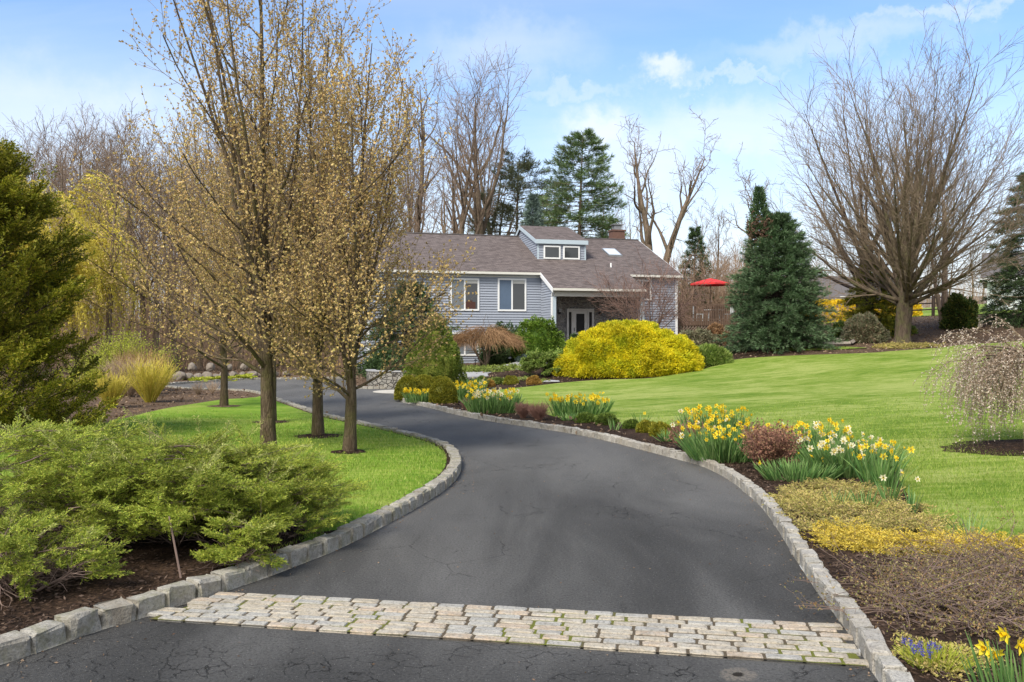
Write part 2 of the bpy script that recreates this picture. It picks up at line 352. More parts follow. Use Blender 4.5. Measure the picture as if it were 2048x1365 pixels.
# granite setts
def granite(name, cols, moss=0.0, dirt=.3):
    m, nt = newmat(name); g = nd(nt, 'NewGeometry'); v = pos(nt)
    c = ramp(nt, g.outputs['Random Per Island'], [(i / (len(cols) - 1), cols[i]) for i in range(len(cols))], 'CONSTANT' if len(cols) > 4 else 'LINEAR')
    n = noise(nt, v, 14, 6, .7); c = mixc(nt, smap(nt, n, .35, .7, 0, .55), c, (.46, .44, .39))
    c = mixc(nt, smap(nt, noise(nt, v, 42, 6, .88), .49, .60, 0, .66), c, (.11, .105, .095)); c = mixc(nt, smap(nt, noise(nt, v, 9, 6, .8), .52, .64, 0, .4), c, (.17, .15, .12))
    c = mixc(nt, smap(nt, noise(nt, v, 2.3, 6, .65), .5, .72, 0, dirt), c, (.16, .125, .085))
    if moss: c = mixc(nt, math_(nt, 'MULTIPLY', smap(nt, noise(nt, v, 5, 6, .7), .47, .62), moss * .7), c, (.17, .165, .08))
    finish(nt, c, .85, math_(nt, 'ADD', n, noise(nt, v, 60, 4)), .25, .7, .012); return m
MAT['kerb'] = granite('kerb_granite', [(.29, .27, .24), (.38, .36, .32), (.33, .30, .255), (.42, .40, .365)], .22, .35)
MAT['kerb_l'] = granite('kerb_granite_mossy', [(.23, .21, .175), (.33, .31, .265), (.27, .25, .21), (.36, .34, .30)], .6, .55)
MAT['sett'] = granite('sett_granite', [(.40, .345, .265), (.33, .32, .295), (.42, .365, .28), (.43, .34, .25), (.37, .355, .32), (.40, .355, .285), (.29, .25, .20)], .10, .30)
m, nt = newmat('mossy_joint'); v = pos(nt)
c = mixc(nt, smap(nt, noise(nt, v, 1.3, 4), .48, .58), (.10, .08, .055), (.13, .14, .03))
finish(nt, c, .95, noise(nt, v, 50, 4), .1, .8, .02); MAT['joint'] = m
# house
MAT['siding'] = simple('blue_grey_siding', (.285, .315, .375), .55, .06, 3, .1)
MAT['white'] = simple('white_trim', (.74, .75, .75), .45, .05, 5, .05)
MAT['cream'] = simple('cream_gutter', (.62, .61, .56), .45, .08, 4, .05)
MAT['paleblue'] = simple('pale_blue_trim', (.42, .50, .56), .5, .06, 4, .05)
m, nt = newmat('roof_shingles'); tcn = nd(nt, 'TexCoord'); uvm = nd(nt, 'Mapping', {0: tcn.outputs['UV']})
br = nd(nt, 'TexBrick', {0: uvm, 1: (.075, .06, .056, 1), 2: (.19, .155, .145, 1), 3: (.05, .042, .04, 1), 'Scale': 1.0, 'Mortar Size': .012, 'Brick Width': .30, 'Row Height': .14, 'Bias': -.1})
nn = noise(nt, pos(nt, (1, 1, 1)), 2.5, 6, .65); c = mixc(nt, smap(nt, nn, .35, .7, 0, .5), br.outputs[0], (.15, .125, .12))
c = mixc(nt, smap(nt, noise(nt, pos(nt), 45, 3, .8), .45, .7, 0, .5), c, (.18, .155, .15))
finish(nt, c, .92, math_(nt, 'ADD', nd(nt, 'RGBToBW', {0: br.outputs[0]}).outputs[0], noise(nt, pos(nt), 60, 2)), .15, .5, .02); MAT['roof'] = m
m, nt = newmat('window_glass'); b = nd(nt, 'BsdfPrincipled', {'Base Color': (.045, .05, .055, 1), 'Roughness': .04, 'Specular IOR Level': .6}); nd(nt, 'OutputMaterial', {0: b}); MAT['glass'] = m
MAT['screen'] = simple('insect_screen', (.16, .18, .20), .35, .1, 2, .1)
MAT['screen_b'] = simple('blue_screen', (.085, .125, .19), .3, .15, 2, .1)
MAT['blind'] = simple('window_blind', (.42, .42, .40), .7)
MAT['furn'] = simple('red_brown_wood', (.07, .028, .02), .5)
def stonemat(name, sc_, cols, mortar):
    m, nt = newmat(name); v = nd(nt, 'TexCoord').outputs['Object']; v = nd(nt, 'Mapping', {0: v, 3: (1, 1, 1.5)}).outputs[0]
    e = vor(nt, v, sc_, 'DISTANCE_TO_EDGE'); cc = nd(nt, 'SeparateColor', {0: vor(nt, v, sc_, 'F1', 1)}).outputs[0]
    c = ramp(nt, cc, [(i / (len(cols) - 1), cols[i]) for i in range(len(cols))])
    c = mixc(nt, smap(nt, noise(nt, v, 20, 5, .7), .35, .7, 0, .5), c, tuple(x * .55 for x in cols[0]))
    c = mixc(nt, smap(nt, e, .07, .025), c, mortar)
    finish(nt, c, .9, math_(nt, 'ADD', smap(nt, e, 0, .14), math_(nt, 'MULTIPLY', noise(nt, v, 16, 4), .4)), .2, .8, .05); return m
MAT['stonewall'] = stonemat('field_stone', 4.2, [(.17, .165, .15), (.26, .25, .225), (.33, .315, .28), (.22, .20, .17)], (.05, .045, .04))
MAT['porchstone'] = stonemat('porch_stone', 3.6, [(.22, .225, .24), (.30, .30, .32), (.40, .39, .38), (.26, .245, .24)], (.46, .45, .43))
MAT['rock'] = simple('boulder', (.20, .17, .14), .9, .35, 5, .9)
MAT['paleRock'] = simple('pale_boulder', (.55, .47, .38), .9, .25, 7, .9)
MAT['flag'] = simple('bluestone_flags', (.33, .33, .33), .8, .18, 2.5, .4)
MAT['concrete'] = simple('pale_concrete', (.50, .47, .41), .8, .1, 2.5, .3)
MAT['deck'] = simple('weathered_deck', (.15, .10, .07), .8, .3, 5, .5)
MAT['lattice'] = simple('lattice_wood', (.26, .20, .16), .8, .2, 6, .3)
MAT['timber'] = simple('landscape_timber', (.30, .26, .22), .9, .25, 6, .6)
MAT['brick'] = simple('red_brown_brick', (.135, .075, .058), .85, .4, 10, .6)
MAT['metal'] = simple('grey_metal', (.30, .31, .32), .4, .15, 4, .1, .5, .6)
MAT['black'] = simple('black_iron', (.02, .02, .02), .5)
MAT['red'] = simple('red_umbrella_cloth', (.60, .035, .035), .8, .08, 3, .2)
MAT['greyroof'] = simple('grey_roof_shingle', (.115, .105, .105), .9, .2, 3, .6)
MAT['whitewall'] = simple('white_house_siding', (.62, .68, .70), .6, .06, 3, .1)
MAT['brownwall'] = simple('brown_house_siding', (.14, .11, .09), .7, .15, 3, .2)
# plants
MAT['bark_pear'] = barkmat('pear_bark', (.075, .052, .034), (.15, .115, .075), (.115, .11, .035), 16, .55)
MAT['twig_pear'] = simple('pear_twig', (.18, .132, .085), .9, .35, 2.0)
MAT['bud_pear'] = leafmat('pear_bud', [(.46, .30, .11), (.60, .42, .17), (.70, .52, .24), (.50, .44, .14), (.62, .44, .21)], .7, .25, .2, .6)
MAT['bark_grey'] = barkmat('grey_bark', (.12, .085, .06), (.25, .19, .14), (.10, .10, .05), 7, .35)
MAT['twig_grey'] = simple('grey_twig', (.20, .145, .105), .9, .3, 1.5)
MAT['bark_maple'] = barkmat('maple_bark', (.075, .055, .042), (.165, .125, .09), (.13, .135, .05), 7, .5)
MAT['twig_maple'] = simple('maple_twig', (.175, .13, .09), .9, .3, 1.5)
MAT['bark_dark'] = barkmat('dark_bark', (.028, .020, .018), (.07, .052, .045), None, 8)
MAT['twig_brown'] = simple('woodland_twig', (.24, .165, .11), .95, .35, .7)
MAT['bark_birch'] = barkmat('birch_bark', (.33, .22, .16), (.52, .40, .32), None, 10)
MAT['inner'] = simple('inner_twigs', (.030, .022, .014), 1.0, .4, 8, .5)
MAT['deadtwig'] = simple('dead_twig', (.17, .12, .10), .9, .4, 6)
# ------------------------------------------------------------------ ground sheets
rng = np.random.default_rng(7)
def lattice(x0, x1, y0, y1, k=.028, mn=.16, mx=40):
    out = []; y = y0
    while y < y1:
        s = min(mx, max(mn, k * max(abs(y), 5))); n = max(2, int((x1 - x0) / s))
        if (x1 - x0) / s > 400:
            a = .75 * max(y, 3) + 8; xs = np.r_[np.linspace(x0, -a, 12, endpoint=False), np.arange(-a, a, s), np.linspace(a, x1, 12)]
        else: xs = np.linspace(x0, x1, n)
        out.append(np.c_[xs + rng.uniform(-.2, .2, len(xs)) * s, np.full(len(xs), y) + rng.uniform(-.2, .2, len(xs)) * s]); y += s
    return np.vstack(out)
def tri(points, loop):
    pts = [Vector(p) for p in points] + [Vector(p) for p in loop]; n = len(points); m_ = len(loop)
    r = delaunay_2d_cdt(pts, [(n + i, n + (i + 1) % m_) for i in range(m_)], [], 0, 1e-4)
    return np.array([tuple(v) for v in r[0]]), np.array([f for f in r[2] if len(f) == 3])
def sheet(name, poly, off, mat, kind='structure', k=.028, mn=.16, label=None, zf=None, soft=0.0):
    poly = np.asarray(poly, float); lo, hi = poly.min(0), poly.max(0)
    L = lattice(lo[0], hi[0], lo[1], hi[1], k, mn); L = L[inside(L, poly)]
    if len(L): L = L[dist_poly(L, poly) > .04]
    V, T = tri(L, poly); c = V[T].mean(1); T = T[inside(c, poly)]
    z = zf(V) if zf else gz(V) + off
    if soft: z = z - soft * np.exp(-(dist_poly(V, poly) / .12) ** 2)
    g = Geo(); g.add(np.c_[V, z], T); o = mk(name, g, mat, smooth=True); o['kind'] = kind
    if label: o['label'] = label
    return o
pad = lambda L, d: L  # placeholder
def offset_line(Lp, d):
    t = nrm(np.gradient(Lp, axis=0)); n = np.c_[-t[:, 1], t[:, 0]]; return Lp + n * d
# one ground sheet, with a hole where the asphalt is laid
hole = np.vstack([offset_line(left_l, .05), offset_line(far_l, .05)[1:], offset_line(bed_l, .05)[1:], offset_line(right_l, -.05)[::-1], [(2.7, 3.3), (9, 2.1), (9, -5), (-9, -5), (-9, 2.7), (-4.6, 3.7)]])
hole = resample(np.vstack([hole, hole[:1]]), .18)[:-1]
L = lattice(-900, 900, -6, 1600, .03, .2, 60)
L = L[~inside(L, hole)]; L = L[dist_poly(L, hole) > .06]
V, T = tri(L, hole); c = V[T].mean(1); T = T[~inside(c, hole)]
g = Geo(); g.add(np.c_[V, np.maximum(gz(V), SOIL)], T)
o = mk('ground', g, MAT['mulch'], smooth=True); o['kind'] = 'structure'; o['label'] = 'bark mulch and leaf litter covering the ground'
# driveway
g = Geo(); dp = resample(np.vstack([DRIVE, DRIVE[:1]]), .25)[:-1]
lo, hi = dp.min(0), dp.max(0); L = lattice(lo[0], hi[0], lo[1], hi[1], .06, .4); L = L[inside(L, dp)]
V, T = tri(L, dp); c = V[T].mean(1); T = T[inside(c, dp)]; g.add(np.c_[V, np.zeros(len(V))], T)
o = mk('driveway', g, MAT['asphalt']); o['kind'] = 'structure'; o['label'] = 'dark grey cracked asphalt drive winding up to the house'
# cobbled apron: rows of rounded granite setts
def rounded_block(off=.11):
    """unit rounded block, top and sides, centred, z 0..1"""
    import bmesh
    bm = bmesh.new(); bmesh.ops.create_cube(bm, size=1.0)
    bmesh.ops.bevel(bm, geom=bm.edges[:], offset=off, segments=2, affect='EDGES', profile=.6)
    bmesh.ops.triangulate(bm, faces=[f for f in bm.faces if len(f.verts) > 4])
    bm.verts.ensure_lookup_table(); V = np.array([v.co[:] for v in bm.verts]); Q = [tuple(v.index for v in f.verts) for f in bm.faces]
    bm.free(); V[:, 2] += .5
    return V, np.array([q for q in Q if len(q) == 4]), np.array([q for q in Q if len(q) == 3])
SETT = rounded_block(.115); KERBB = rounded_block(.14); BV, BQ, BT = SETT
def block(g, c, ax, ay, sx, sy, sz, jit, m=0, tilt=.02):
    v = BV.copy(); v = v * np.array([sx, sy, sz]); 
    # keep the bevel radius even on long stones
    v += rng.normal(size=v.shape) * jit
    t = rng.normal(size=2) * tilt; z = v[:, 2] + v[:, 0] * t[0] + v[:, 1] * t[1]
    Wd = np.c_[c[0] + v[:, 0] * ax[0] + v[:, 1] * ay[0], c[1] + v[:, 0] * ax[1] + v[:, 1] * ay[1], c[2] + z]
    g.add(Wd, BQ, m)
    if len(BT): g.F.append((BT + g.n - len(v), m))
A0, A1 = np.array(flat(462, 1189)), np.array(flat(1660, 1252))       # far edge of the band
B0, B1 = np.array(flat(296, 1242)), np.array(flat(1733, 1337))       # near edge
g = Geo(); rows = 8
for r_ in range(rows):
    w = (r_ + .5) / rows; p0 = A0 * (1 - w) + B0 * w; p1 = A1 * (1 - w) + B1 * w
    ax = (p1 - p0) / np.linalg.norm(p1 - p0); ay = np.array([-ax[1], ax[0]])
    rowd = abs(np.dot((B0 + B1) / 2 - (A0 + A1) / 2, ay)) / rows
    x = -.15 + rng.uniform(-.1, .1); Lr = np.linalg.norm(p1 - p0)
    while x < Lr + .05:
        l = rng.uniform(.19, .27); c = p0 + ax * (x + l / 2)
        t_ = (x + l / 2) / Lr
        P2 = np.array([[c[0], c[1]]])
        if inside(P2, DRIVE)[0] and dist_poly(P2, DRIVE)[0] > .03:
            dd = np.sin(3 * x + r_) * .006
            block(g, (c[0], c[1] + dd, -.055 + rng.uniform(-.002, .002)), ax, ay, l - .018, rowd - .017, .077, .0018, 0, .005)
        x += l
o = mk('cobble_apron', g, MAT['sett']); o['kind'] = 'structure'; o['label'] = 'band of worn pink and grey granite setts across the drive'
g = Geo(); q = [A0, A1, B1, B0]; g.add([(p[0], p[1], .0145) for p in q], [(3, 2, 1, 0)])
o = mk('paving_joints', g, MAT['joint']); o['kind'] = 'structure'
# kerbs of granite block
def kerb(name, line, side, m, wdt=.125, hgt=.15, jit=.006, label=None, step=.27):
    global BV, BQ, BT
    BV, BQ, BT = KERBB
    g = Geo(); P = resample(line, step); n = len(P) - 1
    for i in range(n):
        a, b = P[i], P[i + 1]; ax = b - a; Ln = np.linalg.norm(ax); ax = ax / Ln; ay = np.array([-ax[1], ax[0]]) * side
        wd = wdt * rng.uniform(.92, 1.1); c = (a + b) / 2 + ay * (wd / 2 + rng.uniform(-.008, .008))
        block(g, (c[0], c[1], -.03), ax, ay, Ln - rng.uniform(.016, .034), wd, hgt + .03 + rng.uniform(-.012, .012), jit, 0, .03)
    o = mk(name, g, m); o['kind'] = 'structure'; o['label'] = label; return o
kerb('kerb_left', left_l, 1, MAT['kerb_l'], .17, .145, .007, 'mossy granite block kerb along the left side of the drive')
kerb('kerb_right', right_l, -1, MAT['kerb'], .13, .13, .006, 'pale granite block kerb along the right planting bed', .245)
kerb('kerb_far', far_l, 1, MAT['kerb'], .13, .10, .006, 'granite block kerb along the far side of the drive')
kerb('kerb_wall_bed', bed_l[6:], 1, MAT['kerb'], .13, .10, .006, 'short granite block kerb below the curved stone wall')
# pale round pad where the walk meets the drive
px0, py0 = flat(812, 783.5)
ang = np.linspace(0, 2 * np.pi, 40, endpoint=False)
g = Geo(); g.prism(np.c_[px0 + 1.35 * np.cos(ang), py0 + 1.35 * np.sin(ang), np.full(40, -.02)], (0, 0, .03))
o = mk('paving_pad', g, MAT['concrete']); o['kind'] = 'structure'; o['label'] = 'pale round concrete pad at the foot of the walk'
# lawns
def pxloop(lst): return np.array([gp(*p)[:2] if len(p) == 2 else p[1:] for p in lst])
rl = pxloop([(973, 783), (1049, 775), (1128, 766.5), (1212, 760), (1300, 757), (1358, 747), (1417, 736.5), (1440, 729.5), (1450, 724), (1495, 718), (1593, 711.5), (1700, 708), (1753, 705.6), (1819, 700.5),
             (1878, 696.5), (1928, 690), (2005, 686), (2048, 682), (2200, 676)])
rl2 = pxloop([(2400, 1100), (2048, 1090), (1950, 1090), (1898, 1077), (1855, 1038), (1813, 987), (1778, 925), (1740, 898), (1690, 880), (1600, 872), (1560, 868), (1500, 862), (1440, 858), (1366, 854), (1300, 852), (1240, 849), (1180, 842), (1109, 834), (1060, 815), (1010, 800), (975, 791)])
right_lawn = resample(smooth_line(np.vstack([rl, rl2, rl[:1]]), .3), .22)[:-1]
sheet('lawn_right', right_lawn, .035, MAT['lawn'], label='wide green lawn rising to the right of the drive', soft=.03)
ll = np.vstack([offset_line(left_l, .24)[_i] for _i in range(0, len(left_l), 3) if 7.2 < left_l[_i][1] and left_l[_i][1] < 32.5 and True])
ll = ll.reshape(-1, 2)
ll2 = pxloop([(500, 796), (450, 799), (400, 806), (345, 815), (300, 825), (250, 837), (200, 850), (140, 864), (60, 880), (-60, 905), (-150, 930), (-60, 965), (100, 990), (300, 1010), (500, 1040), (620, 1070)])
left_lawn = resample(smooth_line(np.vstack([ll, ll2, ll[:1]]), .3), .2)[:-1]
sheet('lawn_left', left_lawn, .03, MAT['lawn_l'], label='bright green lawn under the pear trees on the left', soft=.03)
s3 = pxloop([(1540, 704), (1600, 703), (1700, 700), (1740, 697.5), (1690, 695), (1600, 696.5), (1550, 698)])
sheet('lawn_strip', resample(np.vstack([s3, s3[:1]]), .4)[:-1], .03, MAT['lawn'], label='thin strip of grass behind the mulch under the blue spruce')
fl = np.array([(24, 54.5), (31, 53.5), (60, 56), (110, 120), (60, 150), (20, 140), (10, 75), (16, 66), (18, 58), (21, 55.5)], float)
sheet('lawn_far', resample(np.vstack([fl, fl[:1]]), 1.5)[:-1], .05, MAT['lawn'], label='grass field beyond the mulched bank at right')
def ring(name, c, rx, ry, off, label, h=.05):
    a = np.linspace(0, 2 * np.pi, 30, endpoint=False); rr = 1 + rng.normal(size=30) * .05
    poly = np.c_[c[0] + rx * rr * np.cos(a), c[1] + ry * rr * np.sin(a)]
    def zf(V):
        q = np.sqrt(((V[:, 0] - c[0]) / rx) ** 2 + ((V[:, 1] - c[1]) / ry) ** 2)
        return gz(V) + off + h * np.clip(1 - q, -.05, 1) + rng.normal(size=len(V)) * .006
    sheet(name, poly, 0, MAT['mulch'], label=label, zf=zf, mn=.09, k=.01)
ib = gp(2098, 899)
RINGS = [(ib[0], ib[1], .95)]
ring('mulch_island', ib, 1.7, 1.0, .045, 'mulch island in the lawn under the weeping cherry', .06)
PEARS = [(537, 905), (698, 908), (636, 876), (447, 815), (542, 848)]
for i, p in enumerate(PEARS):
    c = gp(*p); RINGS.append((c[0], c[1], .38)); ring('mulch_ring', c, (.30, .32, .50, .48, .45)[i], (.30, .32, .46, .42, .42)[i], .035, 'brown mulch ring round the foot of pear tree', .05)
# grass blades on the nearer lawn
def blades(name, poly, dens, ymax, label):
    lo, hi = poly.min(0), poly.max(0); hi = np.minimum(hi, [99, ymax]); n = int((hi[0] - lo[0]) * (hi[1] - lo[1]) * dens)
    P = np.c_[rng.uniform(lo[0], hi[0], n), rng.uniform(lo[1], hi[1], n)]
    P = P[(np.abs(P[:, 0]) < P[:, 1] * .63 + .5)]; P = P[rng.random(len(P)) < np.clip((9.0 / P[:, 1]) ** 1.6, 0, 1) * np.clip((ymax - P[:, 1]) / 9, 0, 1)]
    P = P[inside(P, poly)]
    for (cx_, cy_, ra) in RINGS: P = P[((P[:, 0] - cx_) ** 2 + (P[:, 1] - cy_) ** 2) > ra ** 2]
    z = gz(P) + .03; N = len(P)
    h = rng.uniform(.025, .06, N)[:, None]; d = np.c_[rng.normal(size=(N, 2)) * .35, np.ones(N)]
    w = np.c_[rng.normal(size=(N, 2)), np.zeros(N)]; w = nrm(w) * (.0028 * np.maximum(1, P[:, 1:2] / 7))
    B = np.c_[P, z]; V = np.stack([B - w, B + w, B + d * h], 1).reshape(-1, 3)
    g = Geo(); g.add(V, np.arange(N * 3).reshape(-1, 3)); o = mk(name, g, MAT['blade']); setp(o, label, 'grass', kind='stuff')
blades('grass', right_lawn, 1500, 24, 'short mown grass blades of the right lawn')
blades('grass', left_lawn, 1500, 24, 'short mown grass blades of the left lawn')
# loose bark chips on the nearer beds
n = 52000; P = np.c_[rng.uniform(-5.5, 8, n), rng.uniform(4.2, 17, n)]; P = P[np.abs(P[:, 0]) < P[:, 1] * .64 + .3]
P = P[~inside(P, DRIVE) & ~inside(P, right_lawn) & ~inside(P, left_lawn)]; P = P[dist_poly(P, DRIVE) > .17]
P = np.c_[P, gz(P) + rng.uniform(.002, .02, len(P))]; D = np.c_[rng.normal(size=(len(P), 2)), rng.normal(size=len(P)) * .35]
g = Geo(); leaves(g, P, D, .05, .016, 1, .1, rng); setp(mk('bark_chips', g, MAT['chip']), 'loose dark bark chips over the planting beds', 'mulch', kind='stuff')
n = 26000; P = np.c_[rng.uniform(-24, 26, n), rng.uniform(17, 60, n)]; P = P[~inside(P, DRIVE) & ~inside(P, right_lawn) & ~inside(P, left_lawn)]
P = np.c_[P, gz(P) + rng.uniform(.01, .04, len(P))]; D = np.c_[rng.normal(size=(len(P), 2)), rng.normal(size=len(P)) * .5]
g = Geo(); leaves(g, P, D, .11, .07, 1, .1, rng); setp(mk('leaf_litter', g, MAT['litter']), 'scattered dead leaves over the far beds and wood floor', 'leaves', kind='stuff')

# crumbs, grit and leaf bits along the edges of the drive
def edge_bits(line, sgn, n):
    i = rng.integers(0, len(line) - 1, n); f = rng.random((n, 1)); p = line[i] * (1 - f) + line[i + 1] * f; t = nrm(line[i + 1] - line[i]); nn = np.c_[-t[:, 1], t[:, 0]] * sgn
    return p + nn * rng.exponential(.16, (n, 1))
P = np.vstack([edge_bits(left_l[left_l[:, 1] < 22], -1, 420), edge_bits(right_l[right_l[:, 1] < 22], 1, 420)]); P = P[inside(P, DRIVE)]
q = np.c_[rng.uniform(-3.5, 3, 260), rng.uniform(4.6, 14, 260)]; q = q[inside(q, DRIVE)]; P = np.vstack([P, q])
g = Geo(); leaves(g, np.c_[P, rng.uniform(.006, .012, len(P))], np.c_[rng.normal(size=(len(P), 2)), rng.normal(size=len(P)) * .08], .022, .011, 1, .02, rng)
setp(mk('leaf_litter', g, MAT['litter']), 'small leaf bits and grit along the edges of the drive', 'leaves', kind='stuff')
# ------------------------------------------------------------------ house (u along the front, v to the back, z up)
CU, SU = math.cos(R(14)), math.sin(R(14)); HX, HY = 1.75, 50.4
def HP(V):
    V = np.asarray(V, float).reshape(-1, 3); return np.c_[HX + CU * V[:, 0] - SU * V[:, 1], HY + SU * V[:, 0] + CU * V[:, 1], V[:, 2]]
house = thing('house', 'blue-grey clapboard split-level house with brown shingle roof and white-framed windows', 'house', (HX, HY, 0))
HO = (HX, HY, 0)
def hpart(name, g, m, parent=None, uv=False):
    o = mk(name, g, m, HO, parent or house)
    if uv:
        me = o.data; l = me.uv_layers.new(name='UVMap'); co = np.empty(len(me.vertices) * 3, np.float32); me.vertices.foreach_get('co', co); co = co.reshape(-1, 3)
        u = co[:, 0] * CU + co[:, 1] * SU; v = -co[:, 0] * SU + co[:, 1] * CU
        li = np.empty(len(me.loops), np.int32); me.loops.foreach_get('vertex_index', li)
        uvs = np.c_[u, v * 1.08 + co[:, 2] * .12][li]; l.data.foreach_set('uv', uvs.astype(np.float32).ravel())
    return o
def hb(g, u0, u1, v0, v1, z0, z1, m=0): g.box(u0, u1, v0, v1, z0, z1, HP, m)
EZ, SL, RV = 6.16, .42, 6.77                     # eave height, slope, run to ridge
UL, UR = -10.2, 8.67
def rz(v): return EZ + SL * v
LAP = .15
def siding_u(g, fu0, fu1, z0, z1, v, out=-1):
    """clapboards on a wall of constant v; fu0/fu1 give the ends at height z; out = -1 faces the viewer"""
    z = z0
    while z < z1 - .01:
        h = min(LAP, z1 - z); zm = z + h / 2; a, b = fu0(zm), fu1(zm)
        if b - a > .02:
            P = HP([(a, v + out * .055, z), (b, v + out * .055, z), (b, v + out * .008, z + h), (a, v + out * .008, z + h), (a, v, z), (b, v, z)])
            g.add(P, [(0, 1, 2, 3), (4, 5, 1, 0)])
        z += LAP
def siding_v(g, fv0, fv1, z0, z1, u, out=-1):
    z = z0
    while z < z1 - .01:
        h = min(LAP, z1 - z); zm = z + h / 2; a, b = fv0(zm), fv1(zm)
        if b - a > .02:
            P = HP([(u + out * .045, a, z), (u + out * .045, b, z), (u + out * .008, b, z + h), (u + out * .008, a, z + h), (u, a, z), (u, b, z)])
            g.add(P, [(0, 1, 2, 3), (4, 5, 1, 0)])
        z += LAP
C = lambda x: (lambda z: x)
g = Geo()
hb(g, UL, -.004, .004, 13.4, -.6, EZ - .05)                 # solid core of the left wing
hb(g, 0, 5.45, .16, 13.4, .6, EZ - .05)                     # core behind the porch
hb(g, 5.46, UR, .004, 13.4, .6, EZ - .05)
siding_u(g, C(UL), C(-.0), -.1, EZ - .12, 0)
siding_u(g, C(5.46), C(UR), .9, EZ - .12, 0)
# gable end walls
for u, o_ in ((UL, -1), (UR, 1)):
    siding_v(g, C(0), C(13.4), 0, EZ - .1, u, o_)
    siding_v(g, lambda z: (z - EZ) / SL, lambda z: 2 * RV - (z - EZ) / SL, EZ - .1, EZ + SL * RV - .1, u, o_)
    g.add(HP([(u, 0, EZ - .1), (u, 2 * RV, EZ - .1), (u, RV, EZ + SL * RV - .1)]), [(0, 1, 2)])
# wall of the entry bay that faces left
T_ = 2.5
siding_v(g, lambda z: max(-T_, (z - EZ + .12) / SL), C(0), 1.2, EZ - .15, 0.0, -1)
hb(g, .001, .16, -T_, .15, 1.2, rz(-T_) - .18)
g.add(HP([(.0, -T_, rz(-T_) - .2), (.0, 0, rz(-T_) - .2), (.0, 0, EZ - .2)]), [(0, 1, 2)])
# porch inner right wall (dark recess) 
hb(g, 5.30, 5.455, -T_ + .2, .15, 1.3, rz(-T_) - .2)
hpart('wall', g, MAT['siding'])
g = Geo()
hb(g, .17, 5.29, .02, .155, 1.3, rz(0) - .25); hpart('stone_wall', g, MAT['porchstone'])
g = Geo(); hb(g, .0, 5.5, -T_ - .3, .15, 1.2, 1.72); hpart('porch_floor', g, MAT['flag'])
g = Geo(); hb(g, .16, 5.3, -T_ + .1, .1, rz(-T_) - .16, rz(-T_) - .12); hpart('porch_ceiling', g, MAT['cream'])
# roofs: slabs
def slab(g, pts, th=.16):
    P = HP(pts); g.prism(P, (0, 0, -th))
OH = .32
rf = Geo()
slab(rf, [(UL - .2, -OH, rz(-OH) + .1), (0.0, -OH, rz(-OH) + .1), (0.0, RV, rz(RV) + .1), (UL - .2, RV, rz(RV) + .1)])
slab(rf, [(-.14, -T_ - OH, rz(-T_ - OH) + .102), (5.42, -T_ - OH, rz(-T_ - OH) + .102), (5.42, RV, rz(RV) + .102), (0.0, RV, rz(RV) + .102), (0, -OH, rz(-OH) + .102), (-.14, -OH, rz(-OH) + .102)][:2] + [(5.42, RV, rz(RV) + .102), (.003, RV, rz(RV) + .102)])
slab(rf, [(5.424, -OH, rz(-OH) + .1), (UR + .25, -OH, rz(-OH) + .1), (UR + .25, RV, rz(RV) + .1), (5.424, RV, rz(RV) + .1)])
slab(rf, [(UL - .2, RV + .003, rz(RV) + .1), (UR + .25, RV + .003, rz(RV) + .1), (UR + .25, 2 * RV + OH, rz(-OH) + .1), (UL - .2, 2 * RV + OH, rz(-OH) + .1)])
roof = hpart('roof', rf, MAT['roof'], uv=True)
g = Geo(); hb(g, UL - .2, UR + .25, RV - .12, RV + .12, rz(RV) + .085, rz(RV) + .14); hpart('ridge_cap', g, MAT['greyroof'], roof)
# trims: fascia, gutters, rakes
g = Geo()
hb(g, UL - .2, -.15, -OH - .10, -OH + .02, rz(-OH) - .06, rz(-OH) + .07)
hb(g, -.13, 5.45, -T_ - OH - .10, -T_ - OH + .02, rz(-T_ - OH) - .06, rz(-T_ - OH) + .07)
hb(g, 5.47, UR + .25, -OH - .10, -OH + .02, rz(-OH) - .06, rz(-OH) + .07)
hpart('gutter', g, MAT['cream'])
g = Geo()
hb(g, UL - .1, -.15, -.045, -.01, EZ - .34, EZ - .10); hb(g, 5.5, UR, -.045, -.01, EZ - .34, EZ - .10)
hb(g, UL - .1, -.15, -OH + .03, -.05, EZ - .14, EZ - .11)
hb(g, -.02, 5.45, -T_ - .05, -T_ + .16, rz(-T_) - .50, rz(-T_) - .15)
hpart('fascia', g, MAT['cream'])
def rake(g, u0, u1, v0, v1, zf, w):
    P = HP([(u0, v0, zf(v0)), (u1, v0, zf(v0)), (u1, v1, zf(v1)), (u0, v1, zf(v1))]); g.prism(P, (0, 0, -w))
g = Geo()
rake(g, -.18, -.145, -T_ - OH, -OH + .1, lambda v: rz(v) + .09, .26)
hpart('rake_board', g, MAT['white'])
for a, b in ((UR + .255, UR + .29), (UL - .24, UL - .205)): g = Geo(); rake(g, a, b, -OH, RV, lambda v: rz(v) + .09, .24); hpart('rake_board', g, MAT['white'])
g = Geo(); hb(g, UR - .10, UR + .050, -.055, .06, .6, EZ - .2); hpart('corner_board', g, MAT['white'])
g = Geo(); hb(g, UL - .050, UL + .10, -.055, .06, -.2, EZ - .2); hpart('corner_board', g, MAT['white'])
g = Geo()
hb(g, -.055, .12, -T_ - .06, -T_ + .12, 1.3, rz(-T_) - .52); hpart('porch_post', g, MAT['paleblue']); g = Geo(); hb(g, 5.28, 5.48, -T_ - .02, -T_ + .16, 1.3, rz(-T_) - .52)
hpart('porch_post', g, MAT['paleblue'])
g = Geo(); hb(g, -.16, -.07, -T_ - .05, -T_ + .04, 1.3, rz(-T_) - .55)
pa = HP([(-.115, -T_, rz(-T_) - .5), (-.115, -T_ - .12, rz(-T_) - .32), (-.115, -T_ - OH - .02, rz(-T_ - OH) - .05)])[None]
